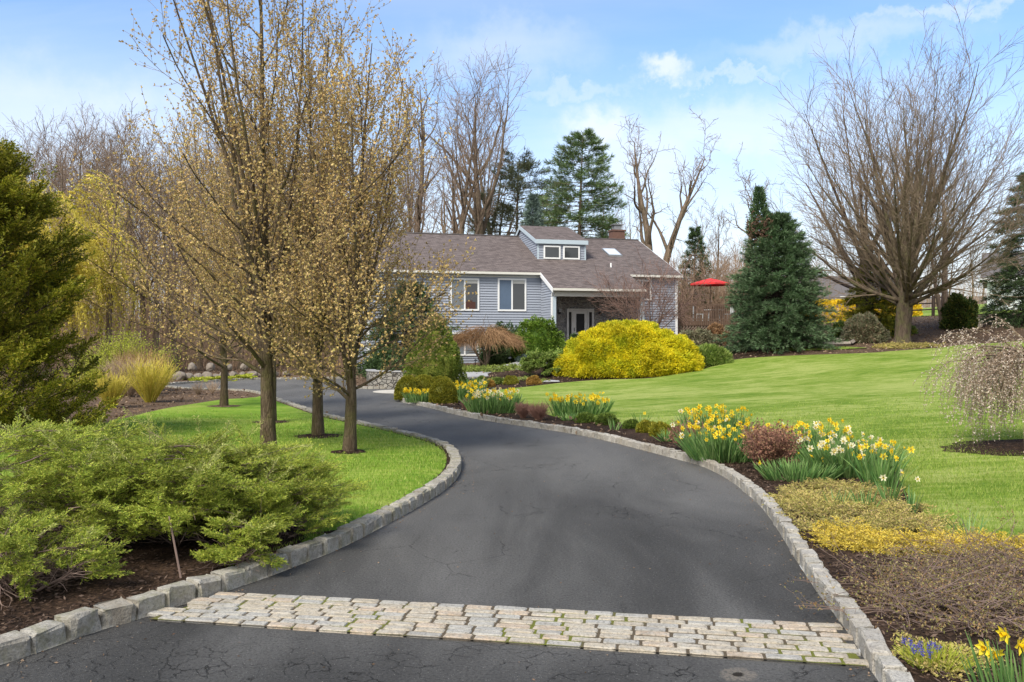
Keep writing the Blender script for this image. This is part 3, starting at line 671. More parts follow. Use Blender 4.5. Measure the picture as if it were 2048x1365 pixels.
tubes(g, pa, np.full((1, 3), .05), 6); hpart('downspout', g, MAT['white'])
# windows
def window(u0, u1, z0, z1, v, left='screen', right='glass', fw=.10, split=.5, extra=None, parent=None, name='window'):
    g = Geo(); f = v - .085
    hb(g, u0, u0 + fw, f, v - .025, z0, z1); hb(g, u1 - fw, u1, f, v - .025, z0, z1)
    hb(g, u0 + fw, u1 - fw, f, v - .025, z1 - fw, z1); hb(g, u0 + fw, u1 - fw, f, v - .025, z0, z0 + fw)
    um = u0 + (u1 - u0) * split
    if split < 1: hb(g, um - .045, um + .045, f + .02, v - .027, z0 + fw, z1 - fw)
    w = hpart(name, g, MAT['white'], parent)
    g = Geo(); hb(g, u0 + fw, um - .045 if split < 1 else u1 - fw, v - .058, v - .048, z0 + fw, z1 - fw); hpart('pane', g, MAT[left], w)
    if split < 1:
        g = Geo(); hb(g, um + .045, u1 - fw, v - .060, v - .050, z0 + fw, z1 - fw); hpart('pane', g, MAT[right], w)
        if extra != 'nob':
            g = Geo(); hb(g, um + .06, u1 - fw - .01, v - .066, v - .061, z1 - fw - .20, z1 - fw); hpart('blind', g, MAT['blind'], w)
    if extra == 'furn':
        g = Geo(); hb(g, um + .05, u1 - fw - .12, v - .068, v - .061, z0 + fw, z0 + fw + .42); hb(g, um + .12, um + .45, v - .068, v - .061, z0 + fw + .42, z0 + fw + .50); hpart('furniture_behind_glass', g, MAT['furn'], w)
    return w
def hu(px, v=0.0):
    k = (px - 1024) / F; return (k * (HY + CU * v) - HX + SU * v) / (CU - k * SU)
def hz(px, py, v=0.0):
    u = hu(px, v); D = HY + SU * u + CU * v; return CH - (py - 682.5) / F * D
window(hu(900), hu(958), hz(930, 622), hz(930, 557), 0, 'screen', 'glass', extra='furn')
window(hu(995), hu(1052), hz(1023, 623), hz(1023, 557.5), 0, 'screen_b', 'glass')
window(hu(900), hu(958), hz(930, 712), hz(930, 665), 0, 'screen', 'screen')
window(hu(1266), hu(1302), hz(1284, 601), hz(1284, 560), 0, 'screen', 'glass', extra='nob')
window(hu(775), hu(833), hz(800, 622), hz(800, 557), 0, 'screen', 'glass')
# dormer
dv, du0, du1 = 2.16, .36, 3.47; dzb, dzt = rz(dv) + .05, 8.26; av, az = 6.07, 9.60; bv, bz = 7.6, 8.9
dz = lambda v: dzt + (az - dzt) * (v - dv) / (av - dv)
g = Geo()
siding_u(g, C(du0), C(du1), dzb, dzt, dv)
g.add(HP([(du0, dv, dzb), (du1, dv, dzb), (du1, dv, dzt), (du0, dv, dzt)]), [(0, 1, 2, 3)])
for u, o_ in ((du0, -1), (du1, 1)):
    def v1f(z): return min((z - EZ) / SL + .0, 9) if z < rz(RV) else (av if z < az else av)
    siding_v(g, lambda z: dv if z < dzt else dv + (z - dzt) / (az - dzt) * (av - dv), lambda z: min(RV, (z - EZ) / SL) if z < rz(RV) else av + (az - z) / (az - bz) * (bv - av), dzb, az, u, o_)
    P = HP([(u, dv, dzb), (u, dv, dzt), (u, av, az), (u, bv, bz), (u, RV, rz(RV))]); g.add(P, [(0, 1, 2), (0, 2, 4), (4, 2, 3)])
dorm = hpart('dormer', g, MAT['siding'])
g = Geo()
slab(g, [(du0 - .12, dv - .16, dz(dv - .16) + .14), (du1 + .12, dv - .16, dz(dv - .16) + .14), (du1 + .12, av, az + .14), (du0 - .12, av, az + .14)], .1)
slab(g, [(du0 - .12, av + .003, az + .14), (du1 + .12, av + .003, az + .14), (du1 + .12, bv, bz + .14), (du0 - .12, bv, bz + .14)], .1)
hpart('dormer_roof', g, MAT['roof'], dorm, uv=True)
g = Geo()
for a, b in ((du0 - .155, du0 - .122), (du1 + .122, du1 + .155)):
    rake(g, a, b, dv - .16, av, lambda v: dz(v) + .12, .24); rake(g, a, b, av + .002, bv, lambda v: az + (bz - az) * (v - av) / (bv - av) + .12, .24)
hb(g, du0 - .12, du1 + .12, dv - .195, dv - .163, dzt - .16, dzt + .10)
hb(g, du0 - .034, du0 + .09, dv - .05, dv - .031, dzb - .05, dzt - .16); hb(g, du1 - .07, du1 + .034, dv - .05, dv - .031, dzb - .05, dzt - .16)
hb(g, du0, du1, dv - .06, dv - .04, dzb - .06, dzb - .0)
hpart('dormer_trim', g, MAT['paleblue'], dorm)
window(hu(1086.5, dv), hu(1120, dv), hz(1100, 518.5, dv), hz(1100, 492, dv), dv - .03, 'glass', split=1, parent=dorm, fw=.09)
window(hu(1125.5, dv), hu(1158.5, dv), hz(1140, 519.5, dv), hz(1140, 493, dv), dv - .03, 'glass', split=1, parent=dorm, fw=.09)
# skylight, vent, chimney
def onroof(g, u0, u1, v0, v1, h0, h1):
    P = HP([(u0, v0, rz(v0) + .1 + h0), (u1, v0, rz(v0) + .1 + h0), (u1, v1, rz(v1) + .1 + h0), (u0, v1, rz(v1) + .1 + h0)]); g.prism(P, (0, 0, h1 - h0))
v_s = 3.0; g = Geo(); su = hu(1213, v_s) + .15
onroof(g, su, su + .95, v_s, v_s + 1.35, -.05, .10); sk = hpart('skylight', g, MAT['metal'])
m, nt = newmat('skylight_pane'); b = nd(nt, 'BsdfPrincipled', {'Base Color': (.62, .68, .72, 1), 'Roughness': .12, 'Specular IOR Level': .7}); nd(nt, 'OutputMaterial', {0: b}); MAT['skypane'] = m
g = Geo(); onroof(g, su + .07, su + .88, v_s + .07, v_s + 1.28, .102, .11); hpart('pane', g, MAT['skypane'], sk)
g = Geo(); uu = hu(1222, .9); P = HP([(uu, .9, rz(.9)), (uu, .9, rz(.9) + .35)])[None]; tubes(g, P, np.full((1, 2), .055), 8); hpart('roof_vent', g, MAT['white'])
cv_ = RV + 1.2; cu = hu(1234, cv_); g = Geo(); hb(g, cu - .45, cu + .45, cv_ - .35, cv_ + .45, rz(RV) - 1, rz(RV) + .80)
hb(g, cu - .5, cu + .5, cv_ - .4, cv_ + .5, rz(RV) + .803, rz(RV) + .90); ch_ = hpart('chimney', g, MAT['brick'])
g = Geo(); hb(g, cu - .28, cu + .28, cv_ - .2, cv_ + .3, rz(RV) + .90, rz(RV) + 1.2); hb(g, cu - .38, cu + .38, cv_ - .3, cv_ + .4, rz(RV) + 1.25, rz(RV) + 1.31); hpart('chimney_cap', g, MAT['metal'], ch_)
# front door with sidelights
d0, d1 = hu(1133, 0), hu(1187, 0); dt = hz(1160, 618, 0); db = 1.73
g = Geo(); hb(g, d0, d0 + .07, -.11, .015, db, dt); hb(g, d1 - .07, d1, -.11, .015, db, dt); hb(g, d0 + .07, d1 - .07, -.11, .015, dt - .09, dt)
w_ = d1 - d0; s1, s2 = d0 + w_ * .23, d0 + w_ * .76
hb(g, s1 - .05, s1, -.10, .015, db, dt - .09); hb(g, s2, s2 + .05, -.10, .015, db, dt - .09)
for a, b in ((d0 + .07, s1 - .05), (s2 + .05, d1 - .07)):
    hb(g, a, a + .05, -.09, .01, db, dt - .09); hb(g, b - .05, b, -.09, .01, db, dt - .09); hb(g, a + .05, b - .05, -.09, .01, db, db + .35); hb(g, a + .05, b - .05, -.09, .01, dt - .2, dt - .09)
fr = hpart('door_frame', g, MAT['white'])
g = Geo()
for a, b in ((d0 + .12, s1 - .10), (s2 + .10, d1 - .12)): g = Geo(); hb(g, a, b, -.05, -.03, db + .35, dt - .2); hpart('sidelight', g, MAT['glass'], fr)
g = Geo(); hb(g, s1 + .01, s2 - .01, -.07, .01, db, dt - .1)
for a, b, c_, e in ((s1 + .14, s1 + .19, db + .8, dt - .25), (s2 - .19, s2 - .14, db + .8, dt - .25), (s1 + .19, s2 - .19, dt - .30, dt - .25), (s1 + .19, s2 - .19, db + .8, db + .85)): hb(g, a, b, -.085, -.071, c_, e)
door = hpart('door', g, MAT['white'])
g = Geo(); hb(g, s1 + .19, s2 - .19, -.078, -.072, db + .85, dt - .30); hpart('door_pane', g, MAT['glass'], door)
g = Geo(); hb(g, s1 + .05, s1 + .09, -.11, -.072, db + .95, db + 1.0); hb(g, s1 + .055, s1 + .085, -.10, -.072, db + 1.002, db + 1.15); hpart('handle', g, MAT['black'], door)
for px in (1119, 1200):
    u = hu(px, 0); z = hz(px, 624, 0); g = Geo(); hb(g, u - .08, u + .08, -.03, .015, z - .15, z + .15); lo = hpart('wall_lamp', g, MAT['black'])
    g = Geo(); hb(g, u - .07, u + .07, -.18, -.04, z - .02, z + .12); hb(g, u - .09, u + .09, -.20, -.035, z + .123, z + .15); hpart('lamp_shade', g, MAT['metal'], lo)
# ------------------------------------------------------------------ deck, umbrella, patio furniture
dk0, dk1, dv0, dv1 = UR + .06, UR + 4.6, .6, 5.5; fz, rt = 3.36, 4.42
DK = (*HP([(dk0, dv0, 0)])[0][:2], 0)
deck = thing('deck', 'weathered brown wooden deck with baluster railing at the right end of the house', 'deck', DK)
def dpart(name, g, m): return mk(name, g, m, DK, deck)
g = Geo(); hb(g, dk0, dk1, dv0, dv1, fz - .05, fz); hb(g, dk0, dk1, dv0 + .01, dv0 + .05, fz - .32, fz - .052); dpart('floor', g, MAT['deck'])
g = Geo(); hb(g, dk0, dk1, dv0 - .03, dv0 + .11, rt - .04, rt); hb(g, dk0, dk1, dv0 + .0, dv0 + .04, rt - .14, rt - .06); hb(g, dk0, dk1, dv0, dv0 + .04, fz + .06, fz + .14)
hb(g, dk1 - .1, dk1 + .04, dv0 + .12, dv1, rt - .04, rt); dpart('handrail', g, MAT['deck'])
g = Geo(); u = dk0 + .1
while u < dk1: hb(g, u, u + .038, dv0 - .04, dv0 - .004, fz - .28, rt - .05); u += .13
v = dv0 + .2
while v < dv1: hb(g, dk1 + .0, dk1 + .036, v, v + .038, fz - .28, rt - .05); v += .13
dpart('baluster', g, MAT['deck'])['kind'] = 'stuff'
for u in (dk0 + .02, dk0 + 1.5, dk0 + 3.0, dk1 - .1):
    g = Geo(); hb(g, u, u + .1, dv0 + .05, dv0 + .15, 1.2, rt + .03); dpart('post', g, MAT['deck'])
g = Geo(); z0_, z1_ = 1.5, fz - .35
for s in (-1, 1):
    k = -1.5
    while k < dk1 - dk0:
        a = (dk0 + k, z0_) if s > 0 else (dk0 + k + (z1_ - z0_), z0_); b = (dk0 + k + (z1_ - z0_), z1_) if s > 0 else (dk0 + k, z1_)
        P = HP([(np.clip(a[0], dk0, dk1), dv0 + .03 + s * .006, a[1] + max(0, dk0 - a[0]) - 0), (np.clip(b[0], dk0, dk1), dv0 + .03 + s * .006, b[1] + (max(0, dk0 - b[0]) if s < 0 else 0))])[None]
        if s > 0 or True:
            if abs(P[0, 0, 0] - P[0, 1, 0]) > .3: tubes(g, P, np.full((1, 2), .02), 4)
        k += .2
dpart('lattice', g, MAT['lattice'])
uc = W(1421, 571, 55.5); uc[2] = 0; ub = np.array([uc[0], uc[1], fz])
um = thing('patio_umbrella', 'open red patio umbrella on the deck', 'umbrella', ub)
g = Geo(); n = 8; rad = 1.32; zt = CH + (682.5 - 557) / F * 55.5; ze = CH + (682.5 - 568) / F * 55.5
rings = [(0, zt), (.35, zt - (zt - ze) * .30), (.7, zt - (zt - ze) * .66), (1, ze)]
for i in range(n):
    a0, a1 = 2 * np.pi * i / n, 2 * np.pi * (i + 1) / n
    for (r0, z0_), (r1, z1_) in zip(rings[:-1], rings[1:]):
        q = [(uc[0] + r * rad * math.cos(a), uc[1] + r * rad * math.sin(a), z) for r, z, a in ((r0, z0_, a0), (r1, z1_, a0), (r1, z1_, a1), (r0, z0_, a1))]
        g.prism(q, (0, 0, -.012))
    q = [(uc[0] + rad * math.cos(a), uc[1] + rad * math.sin(a), ze) for a in (a0, a1)]; g.add(q + [(x, y, z - .10) for x, y, z in q[::-1]], [(0, 1, 2, 3)])
mk('canopy', g, MAT['red'], ub, um)
g = Geo()
for i in range(n):
    a0 = 2 * np.pi * i / n; tubes(g, np.array([[(uc[0], uc[1], zt - .12), (uc[0] + rad * .97 * math.cos(a0), uc[1] + rad * .97 * math.sin(a0), ze - .02)]]), np.full((1, 2), .012), 4)
mk('rib', g, MAT['deck'], ub, um)
g = Geo(); tubes(g, np.array([[(uc[0], uc[1], fz), (uc[0], uc[1], zt)]]), np.full((1, 2), .025), 8); tubes(g, np.array([[(uc[0], uc[1], fz), (uc[0], uc[1], fz + .1)]]), np.array([[.25, .22]]), 12); mk('pole', g, MAT['deck'], ub, um)
# table and chairs on the deck
tb = np.array([uc[0] + .0, uc[1] - .9, fz]); t = thing('patio_table', 'pale glass-topped patio table on the deck below the red umbrella', 'table', tb)
g = Geo(); a = np.linspace(0, 2 * np.pi, 24, endpoint=False); g.prism(np.c_[tb[0] + .62 * np.cos(a), tb[1] + .62 * np.sin(a), np.full(24, fz + .70)], (0, 0, .03)); mk('table_top', g, MAT['whitewall'], tb, t)
for k in range(4):
    g = Geo(); an = k * np.pi / 2 + .6; tubes(g, np.array([[(tb[0] + .5 * math.cos(an), tb[1] + .5 * math.sin(an), fz), (tb[0] + .4 * math.cos(an), tb[1] + .4 * math.sin(an), fz + .7)]]), np.full((1, 2), .02), 6); mk('leg', g, MAT['whitewall'], tb, t)
for dx, rot, lb in ((-1.0, .3, 'white patio chair left of the table on the deck'), (1.0, -2.8, 'white patio chair right of the table on the deck')):
    cb = np.array([tb[0] + dx, tb[1] + .1, fz]); c_ = thing('patio_chair', lb, 'chair', cb, 'white patio chairs on the deck')
    def tf(V, rot=rot, cb=cb):
        V = np.asarray(V); return np.c_[cb[0] + V[:, 0] * math.cos(rot) - V[:, 1] * math.sin(rot), cb[1] + V[:, 0] * math.sin(rot) + V[:, 1] * math.cos(rot), fz + V[:, 2]]
    g = Geo(); g.box(-.25, .25, -.25, .25, .42, .47, tf); mk('seat', g, MAT['whitewall'], cb, c_)
    g = Geo()
    for k in range(5): g.box(-.28, -.25, -.24 + k * .1, -.18 + k * .1, .471, .95, tf)
    g.box(-.285, -.245, -.26, .26, .953, 1.0, tf); mk('backrest', g, MAT['whitewall'], cb, c_)
    for sx_ in (-.22, .22):
        for sy in (-.22, .22):
            g = Geo(); g.box(sx_ - .02, sx_ + .02, sy - .02, sy + .02, 0, .418, tf); mk('leg', g, MAT['whitewall'], cb, c_)
# ------------------------------------------------------------------ neighbours, fence, walls, stones
def gable_house(name, label, cx, cy, w, d, z0, ze, zr, wallm, roofm, yaw, wins=()):
    o = (cx, cy, z0); t = thing(name, label, 'house', o)
    def tf(V):
        V = np.asarray(V, float); return np.c_[cx + V[:, 0] * math.cos(yaw) - V[:, 1] * math.sin(yaw), cy + V[:, 0] * math.sin(yaw) + V[:, 1] * math.cos(yaw), V[:, 2]]
    g = Geo(); g.box(-w / 2, w / 2, 0, d, z0, ze, tf)
    for x in (-w / 2, w / 2): g.add(tf([(x, 0, ze), (x, d, ze), (x, d / 2, zr - .1)]), [(0, 1, 2)])
    mk('wall', g, wallm, o, t)
    g = Geo(); s = (zr - ze) / (d / 2)
    g.prism(tf([(-w / 2 - .4, -.5, ze - .5 * s), (w / 2 + .4, -.5, ze - .5 * s), (w / 2 + .4, d / 2, zr), (-w / 2 - .4, d / 2, zr)]), (0, 0, .18))
    g.prism(tf([(-w / 2 - .4, d / 2 + .002, zr), (w / 2 + .4, d / 2 + .002, zr), (w / 2 + .4, d + .5, ze - .5 * s), (-w / 2 - .4, d + .5, ze - .5 * s)]), (0, 0, .18))
    mk('roof', g, roofm, o, t)
    g = Geo(); g.box(-w / 2 - .42, w / 2 + .42, -.56, -.502, ze - .5 * s - .1, ze - .5 * s + .16, tf); mk('fascia', g, MAT['white'], o, t)
    for (a, b, c_, e) in wins:
        g = Geo(); g.box(a, b, -.06, -.004, c_, e, tf); w_ = mk('window', g, MAT['white'], o, t)
        g = Geo(); g.box(a + .1, b - .1, -.07, -.062, c_ + .1, e - .1, tf); mk('pane', g, MAT['glass'], o, w_)
    return t, tf, o
D = 78; x0 = W(1560, 600, D)[0]; x1 = W(1830, 600, D)[0]
t, tf, o_ = gable_house('neighbour_house', 'low house with broad dark grey shingle roof beyond the yellow hedge', (x0 + x1) / 2, D, x1 - x0, 11, 2.6, W(0, 612, D)[2], W(0, 558, D + 5)[2] + .1, MAT['brownwall'], MAT['greyroof'], 0)
g = Geo(); v_ = W(1685, 600, D + 1.5); g.box(v_[0] - .3, v_[0] + .3, D + 1.2, D + 1.9, v_[2] - .3, v_[2] + .3); mk('roof_vent', g, MAT['white'], o_, t)
D = 60; x0 = W(1974, 600, D)[0]
gable_house('white_house', 'white-sided neighbour house behind the conifer at the right edge', x0 + 5.2, D - 3.0, 12, 9, g1(x0 + 6, D) - .3, W(0, 556, D)[2], W(0, 500, D)[2], MAT['whitewall'], MAT['greyroof'], R(-30), ((-2, -1, 4.5, 6.0), (1, 2, 4.5, 6.0)))
# post and rail fence
fa, fb = np.array([25.2, 54.6]), np.array([29.2, 55.2]); fo = (fa[0], fa[1], g1(*fa))
fn = thing('rail_fence', 'dark wooden post and rail fence along the far grass field', 'fence', fo)
n = 2; ps = [fa + (fb - fa) * i / n for i in range(n + 1)]
for p in ps:
    z = g1(*p); g = Geo(); tubes(g, np.array([[(p[0], p[1], z - .1), (p[0] + .02, p[1], z + 1.35)]]), np.full((1, 2), .10), 6); mk('post', g, MAT['bark_dark'], fo, fn)
for h in (.45, .85, 1.2):
    g = Geo(); tubes(g, np.array([[(p[0], p[1], g1(*p) + h) for p in ps]]), np.full((1, n + 1), .045), 5); mk('rail', g, MAT['bark_dark'], fo, fn)
# curved stone retaining wall left of the conifer
def wall_run(name, label, pts, z0, z1, th, m, cap=None):
    P = resample(smooth_line(np.array(pts), .3), .3); N = offset_line(P, th); o = (P[0][0], P[0][1], z0); t = thing(name, label, 'wall', o)
    def run(z0, z1, ex):
        g = Geo(); A = offset_line(P, -ex); B = offset_line(P, th + ex); k = len(P)
        z0a = z0 if np.ndim(z0) else np.full(k, z0); z1a = z1 if np.ndim(z1) else np.full(k, z1)
        V = np.vstack([np.c_[A, z0a], np.c_[B, z0a], np.c_[A, z1a], np.c_[B, z1a]]); i = np.arange(k - 1)
        g.add(V, np.vstack([np.c_[i, i + 1, 2 * k + i + 1, 2 * k + i], np.c_[k + i + 1, k + i, 3 * k + i, 3 * k + i + 1], np.c_[2 * k + i, 2 * k + i + 1, 3 * k + i + 1, 3 * k + i], [[0, 2 * k, 3 * k, k], [k - 1, 2 * k - 1, 4 * k - 1, 3 * k - 1]]]))
        return g
    mk('wall_body', run(z0, z1, 0), m, o, t)
    if cap: mk('capstone', run(z1, z1 + cap, .04), MAT['flag'], o, t)
    return t
wp = [(x, y) for x, y in (W(733, 700, 38.8)[:2], W(738, 700, 37.6)[:2], W(770, 700, 36.9)[:2], W(812, 700, 36.4)[:2], W(850, 700, 35.9)[:2], W(880, 700, 35.5)[:2])]
wall_run('stone_wall', 'curved fieldstone retaining wall left of the dwarf conifer', wp, -.05, .74, .35, MAT['stonewall'], .05)
# raised bluestone walk on a low stone wall
wk = [W(840, 752, 37.5), W(917, 754, 38.2), W(990, 751, 39.2), W(1050, 748, 40.5), W(1075, 742, 42.0), W(1120, 728, 44), W(1150, 705, 46.8)]
wkxy = np.array([(p[0], p[1]) for p in wk])
wall_run('walk_wall', 'low fieldstone wall carrying the bluestone walk', wkxy[:4], 0.05, np.float64(.42), .3, MAT['stonewall'])
P = resample(smooth_line(wkxy, .3), .4); Bk = offset_line(P, 2.1)
zk = np.interp(np.arange(len(P)), [0, len(P) * .45, len(P) - 1], [.44, .50, 1.45])
g = Geo(); k = len(P); i = np.arange(k - 1); V = np.vstack([np.c_[P, zk], np.c_[Bk, zk + .12], np.c_[P, zk - .07], np.c_[Bk, zk - .3]])
g.add(V, np.vstack([np.c_[i, i + 1, k + i + 1, k + i], np.c_[2 * k + i, 2 * k + i + 1, i + 1, i], np.c_[k + i, k + i + 1, 3 * k + i + 1, 3 * k + i], [[0, k, 3 * k, 2 * k], [k - 1, 2 * k - 1, 4 * k - 1, 3 * k - 1]]]))
o = mk('path', g, MAT['flag'], smooth=False); o['kind'] = 'structure'; o['label'] = 'pale bluestone walk leading from the drive to the porch'
def rock(name, label, c, rx, ry, rz_, m, group=None, cat='rock', seed=0):
    r = np.random.default_rng(seed); import bmesh
    bm = bmesh.new(); bmesh.ops.create_icosphere(bm, subdivisions=3, radius=1); V = np.array([v.co[:] for v in bm.verts]); T = np.array([[v.index for v in f.verts] for f in bm.faces]); bm.free()
    for _ in range(9):
        n = nrm(r.normal(size=3)); d = V @ n; lim = r.uniform(.62, .9); V = V - np.outer(np.maximum(d - lim, 0) * .85, n)
    V *= 1 + .03 * r.normal(size=(len(V), 1)); V = V * [rx, ry, rz_] + [0, 0, rz_ * .55]
    g = Geo(); g.add(V + np.asarray(c), T); o = mk(name, g, m, c, smooth=False); return setp(o, label, cat, group)
c = gp(1953, 655); rock('boulder', 'pale upright boulder on the mulch beside the dark round shrub', c, .30, .25, .36, MAT['paleRock'], seed=3)
for i, (px, w) in enumerate(((340, 1.0), (358, .8), (378, .75), (397, .9), (415, .7), (433, .85), (452, .8), (470, .7), (490, .9), (512, .75), (535, .8), (562, .7))):
    c = gp(px, 764 - i * .5); c[1] += 1.2; rock('boulder', 'grey rounded boulder in the row along the far side of the drive', c, .36 * w, .3, .24 * w + .06, MAT['rock'], 'boulders along the far edge of the drive', seed=20 + i)
for i, (px, w) in enumerate(((352, .7), (390, .7), (425, .8), (463, .7), (505, .7))):
    c = gp(px, 762); c[1] += 2.2; c[2] += .45; rock('boulder', 'grey boulder on the upper course of the row beyond the drive', c, .36 * w, .3, .26, MAT['rock'], 'boulders on the upper course beyond the drive', seed=50 + i)
for px, py, w, s, lb in ((970, 786, .5, 5, 'flat stone at the tip of the lawn beside the walk bed'), (1103, 765.5, .35, 6, 'flat stone at the foot of the golden mound shrub')):
    c = gp(px, py); rock('flat_stone', lb, c, w, .25, .07, MAT['flag'], seed=s)
# landscape timbers right of the spruce
a = gp(1590, 697); b = gp(1700, 692); c = gp(1712, 684)
tm = thing('timber_edging', 'weathered landscape timbers edging a bed right of the blue spruce', 'edging', a)
for p, q in ((a, b), (b, c), (gp(1600, 690), c)):
    g = Geo(); tubes(g, np.array([[p + [0, 0, .1], q + [0, 0, .1]]]), np.full((1, 2), .12), 4); mk('timber', g, MAT['timber'], a, tm)
# path lights
for px, py, lb in ((951, 727, 'small black path light in front of the lower window'), (1020, 723, 'small black path light left of the blue juniper')):
    c = at(px, 45.5); t = thing('path_light', lb, 'garden light', c)
    g = Geo(); tubes(g, np.array([[c, c + [0, 0, .4]]]), np.full((1, 2), .02), 6); mk('stake', g, MAT['black'], c, t)
    g = Geo(); tubes(g, np.array([[c + [0, 0, .38], c + [0, 0, .46]]]), np.array([[.12, .03]]), 10); mk('lamp_shade', g, MAT['metal'], c, t)
# far hill
g = Geo(); xs = np.linspace(-500, 700, 60); 
V = []; hh = 14 + 5 * np.sin(xs / 90) + 3 * np.sin(xs / 37 + 1) + np.clip(xs, 0, 300) * .012
for y, f in ((300, 0), (330, .75), (380, 1), (500, 1)): V += [(x, y + abs(x) * .0, h * f + 1) for x, h in zip(xs, hh)]
n = len(xs); i = np.arange(n - 1); g.add(V, np.vstack([np.c_[i, i + 1, n + i + 1, n + i] + n * k for k in range(3)]))
MAT['hill'] = simple('wooded_hill', (.22, .185, .165), 1, .35, .12, .6); o = mk('hill', g, MAT['hill'], smooth=True); o['kind'] = 'structure'
# ------------------------------------------------------------------ bare trees
def RG(s): return np.random.default_rng(s)
def bare(name, label, cat, base, seed, trunk, l1, l2, l3, l4, bark, twig, group=None, crownname='crown', stems=1, stem_tilt=.0, bud=None, kk=(8, 5, 3, 3), stem_r=None):
    """trunk=(height, radius, wiggle, up) ; l1 = list of limb sets (n, t0, t1, ang, L, up, wig, rr) ; l2.. = (n, t0, t1, ang, L, up, wig, rr, rmin)"""
    r = RG(seed); base = np.asarray(base, float); t = thing(name, label, cat, base, group)
    gb, gt = Geo(), Geo(); h, rad, wig, up = trunk
    az = r.random(stems) * .5 + np.arange(stems) * 2 * np.pi / max(1, stems)
    D0 = np.c_[np.cos(az) * stem_tilt, np.sin(az) * stem_tilt, np.ones(stems)] + (r.normal(size=(stems, 3)) * .04 if stems > 1 else np.array([[wig * .3, 0, 0]]))
    P0 = base + np.c_[np.cos(az), np.sin(az), np.zeros(stems)] * (rad * .9 if stems > 1 else 0) + [0, 0, -.05]
    M = 16; Pt = walk(r, P0, D0, h * (r.uniform(.8, 1.05, stems) if stems > 1 else 1), M, up, wig)
    s = np.linspace(0, 1, M)[None, :]; Rt = rad * (1 - s * .93) ** 1.0 * np.ones((stems, 1)); Rt[:, 0] *= 1.35; Rt = np.maximum(Rt, .008)
    if stem_r is not None: Rt = np.maximum(rad * stem_r(s) * np.ones((stems, 1)), .008)
    tubes(gb, Pt, Rt, kk[0]); limbs = []
    for (n, t0, t1, ang, L, up_, wg, rr) in l1:
        Q, q = grow(r, Pt, Rt, n, t0, t1, ang, L, 12, up_, wg, rr, .012, .93); tubes(gb, Q, q, kk[1] + 1); limbs.append((Q, q))
    LP = np.vstack([a for a, b in limbs]); LR = np.vstack([b for a, b in limbs])
    n, t0, t1, ang, L, up_, wg, rr, rm = l2
    A, a_ = grow(r, np.vstack([LP]), LR, n, t0, t1, ang, L, 8, up_, wg, rr, rm); tubes(gt, A, a_, kk[2] + 1)
    A2 = A; a2 = a_; ends = [A]
    if l3:
        n, t0, t1, ang, L, up_, wg, rr, rm = l3
        A2, a2 = grow(r, A, a_, n, t0, t1, ang, L, 5, up_, wg, rr, rm); tubes(gt, A2, a2, kk[3]); ends.append(A2)
    if l4:
        n, t0, t1, ang, L, up_, wg, rr, rm = l4
        A3, a3 = grow(r, A2, a2, n, t0, t1, ang, L, 4, up_, wg, rr, rm); tubes(gt, A3, a3, 3); ends.append(A3)
    mk('trunk', gb, bark, base, t, smooth=True)
    if bud is None: mk(crownname, gt, twig, base, t)
    else:
        bm_, prob, size, n_ = bud; pts = []
        for E in ends[-2:]:
            f = E[:, 1:].reshape(-1, 3); pts.append(f[r.random(len(f)) < prob])
        f = np.vstack(pts); f = f + r.normal(size=f.shape) * size * .3
        gbud = gt; leaves(gbud, f, r.normal(size=f.shape) + [0, 0, .5], size, size * .8, n_, .9, r, m=1)
        mk(crownname, gt, [twig, bm_], base, t)
    return t
def copytree(root, loc, rz_=0, s=1, label=None, group=None, sz=None):
    c = root.copy(); COL.objects.link(c); c.location = loc; c.rotation_euler = (0, 0, rz_); c.scale = (s, s, sz or s)
    if label: c['label'] = label
    if group: c['group'] = group
    for ch in list(root.children):
        d = ch.copy(); COL.objects.link(d); d.parent = c
        for q in ch.children: e = q.copy(); COL.objects.link(e); e.parent = d
    return c
# pears in bud
PB = (MAT['bud_pear'], .82, .039, 5)
def pear(label, px, py, seed, hgt, rad, wide, dens=1.0):
    b = gp(px, py); w = wide
    return bare('pear_tree', label, 'tree', b, seed, (hgt, rad, .012, .0),
         [(7, .13, .34, (.14, .24 + .14 * w), (hgt * .58, hgt * .72), .045, .035, .62), (int(15 * dens), .125, .34, (.95, 1.35), (2.45 * w, 3.6 * w), .058, .075, .36), (int(11 * dens), .26, .8, (.5, .85), (2.1 * w, 3.2 * w), .075, .075, .5)],
         (int(11 * dens), .14, .98, (.4, .85), (.7, 1.35), .10, .07, .55, .0045), (8, .1, 1, (.4, .9), (.28, .6), .10, .10, .6, .0028), None,
         MAT['bark_pear'], MAT['twig_pear'], 'pear trees in bud along the drive', bud=PB,
         stem_r=lambda s: np.interp(s, [0, .02, .13, .2, 1], [1.25, 1.0, .88, .55, .06]))
pear('nearest and largest pear tree, thick mossy trunk rising behind the juniper', 537, 905, 101, 10.8, .135, 1.06, 1.0)
pear('pear tree in bud with its trunk closest to the drive kerb', 699, 908, 102, 7.3, .115, .56)
pear('pear tree in bud between the two nearest pears, set a little further back', 636, 876, 103, 8.4, .12, .75)
pear('small slim pear tree farthest left on the lawn', 448, 815, 104, 8.6, .12, 1.35)
pear('pear tree mostly hidden behind the largest trunk', 542, 848, 105, 8.8, .12, 1.0)
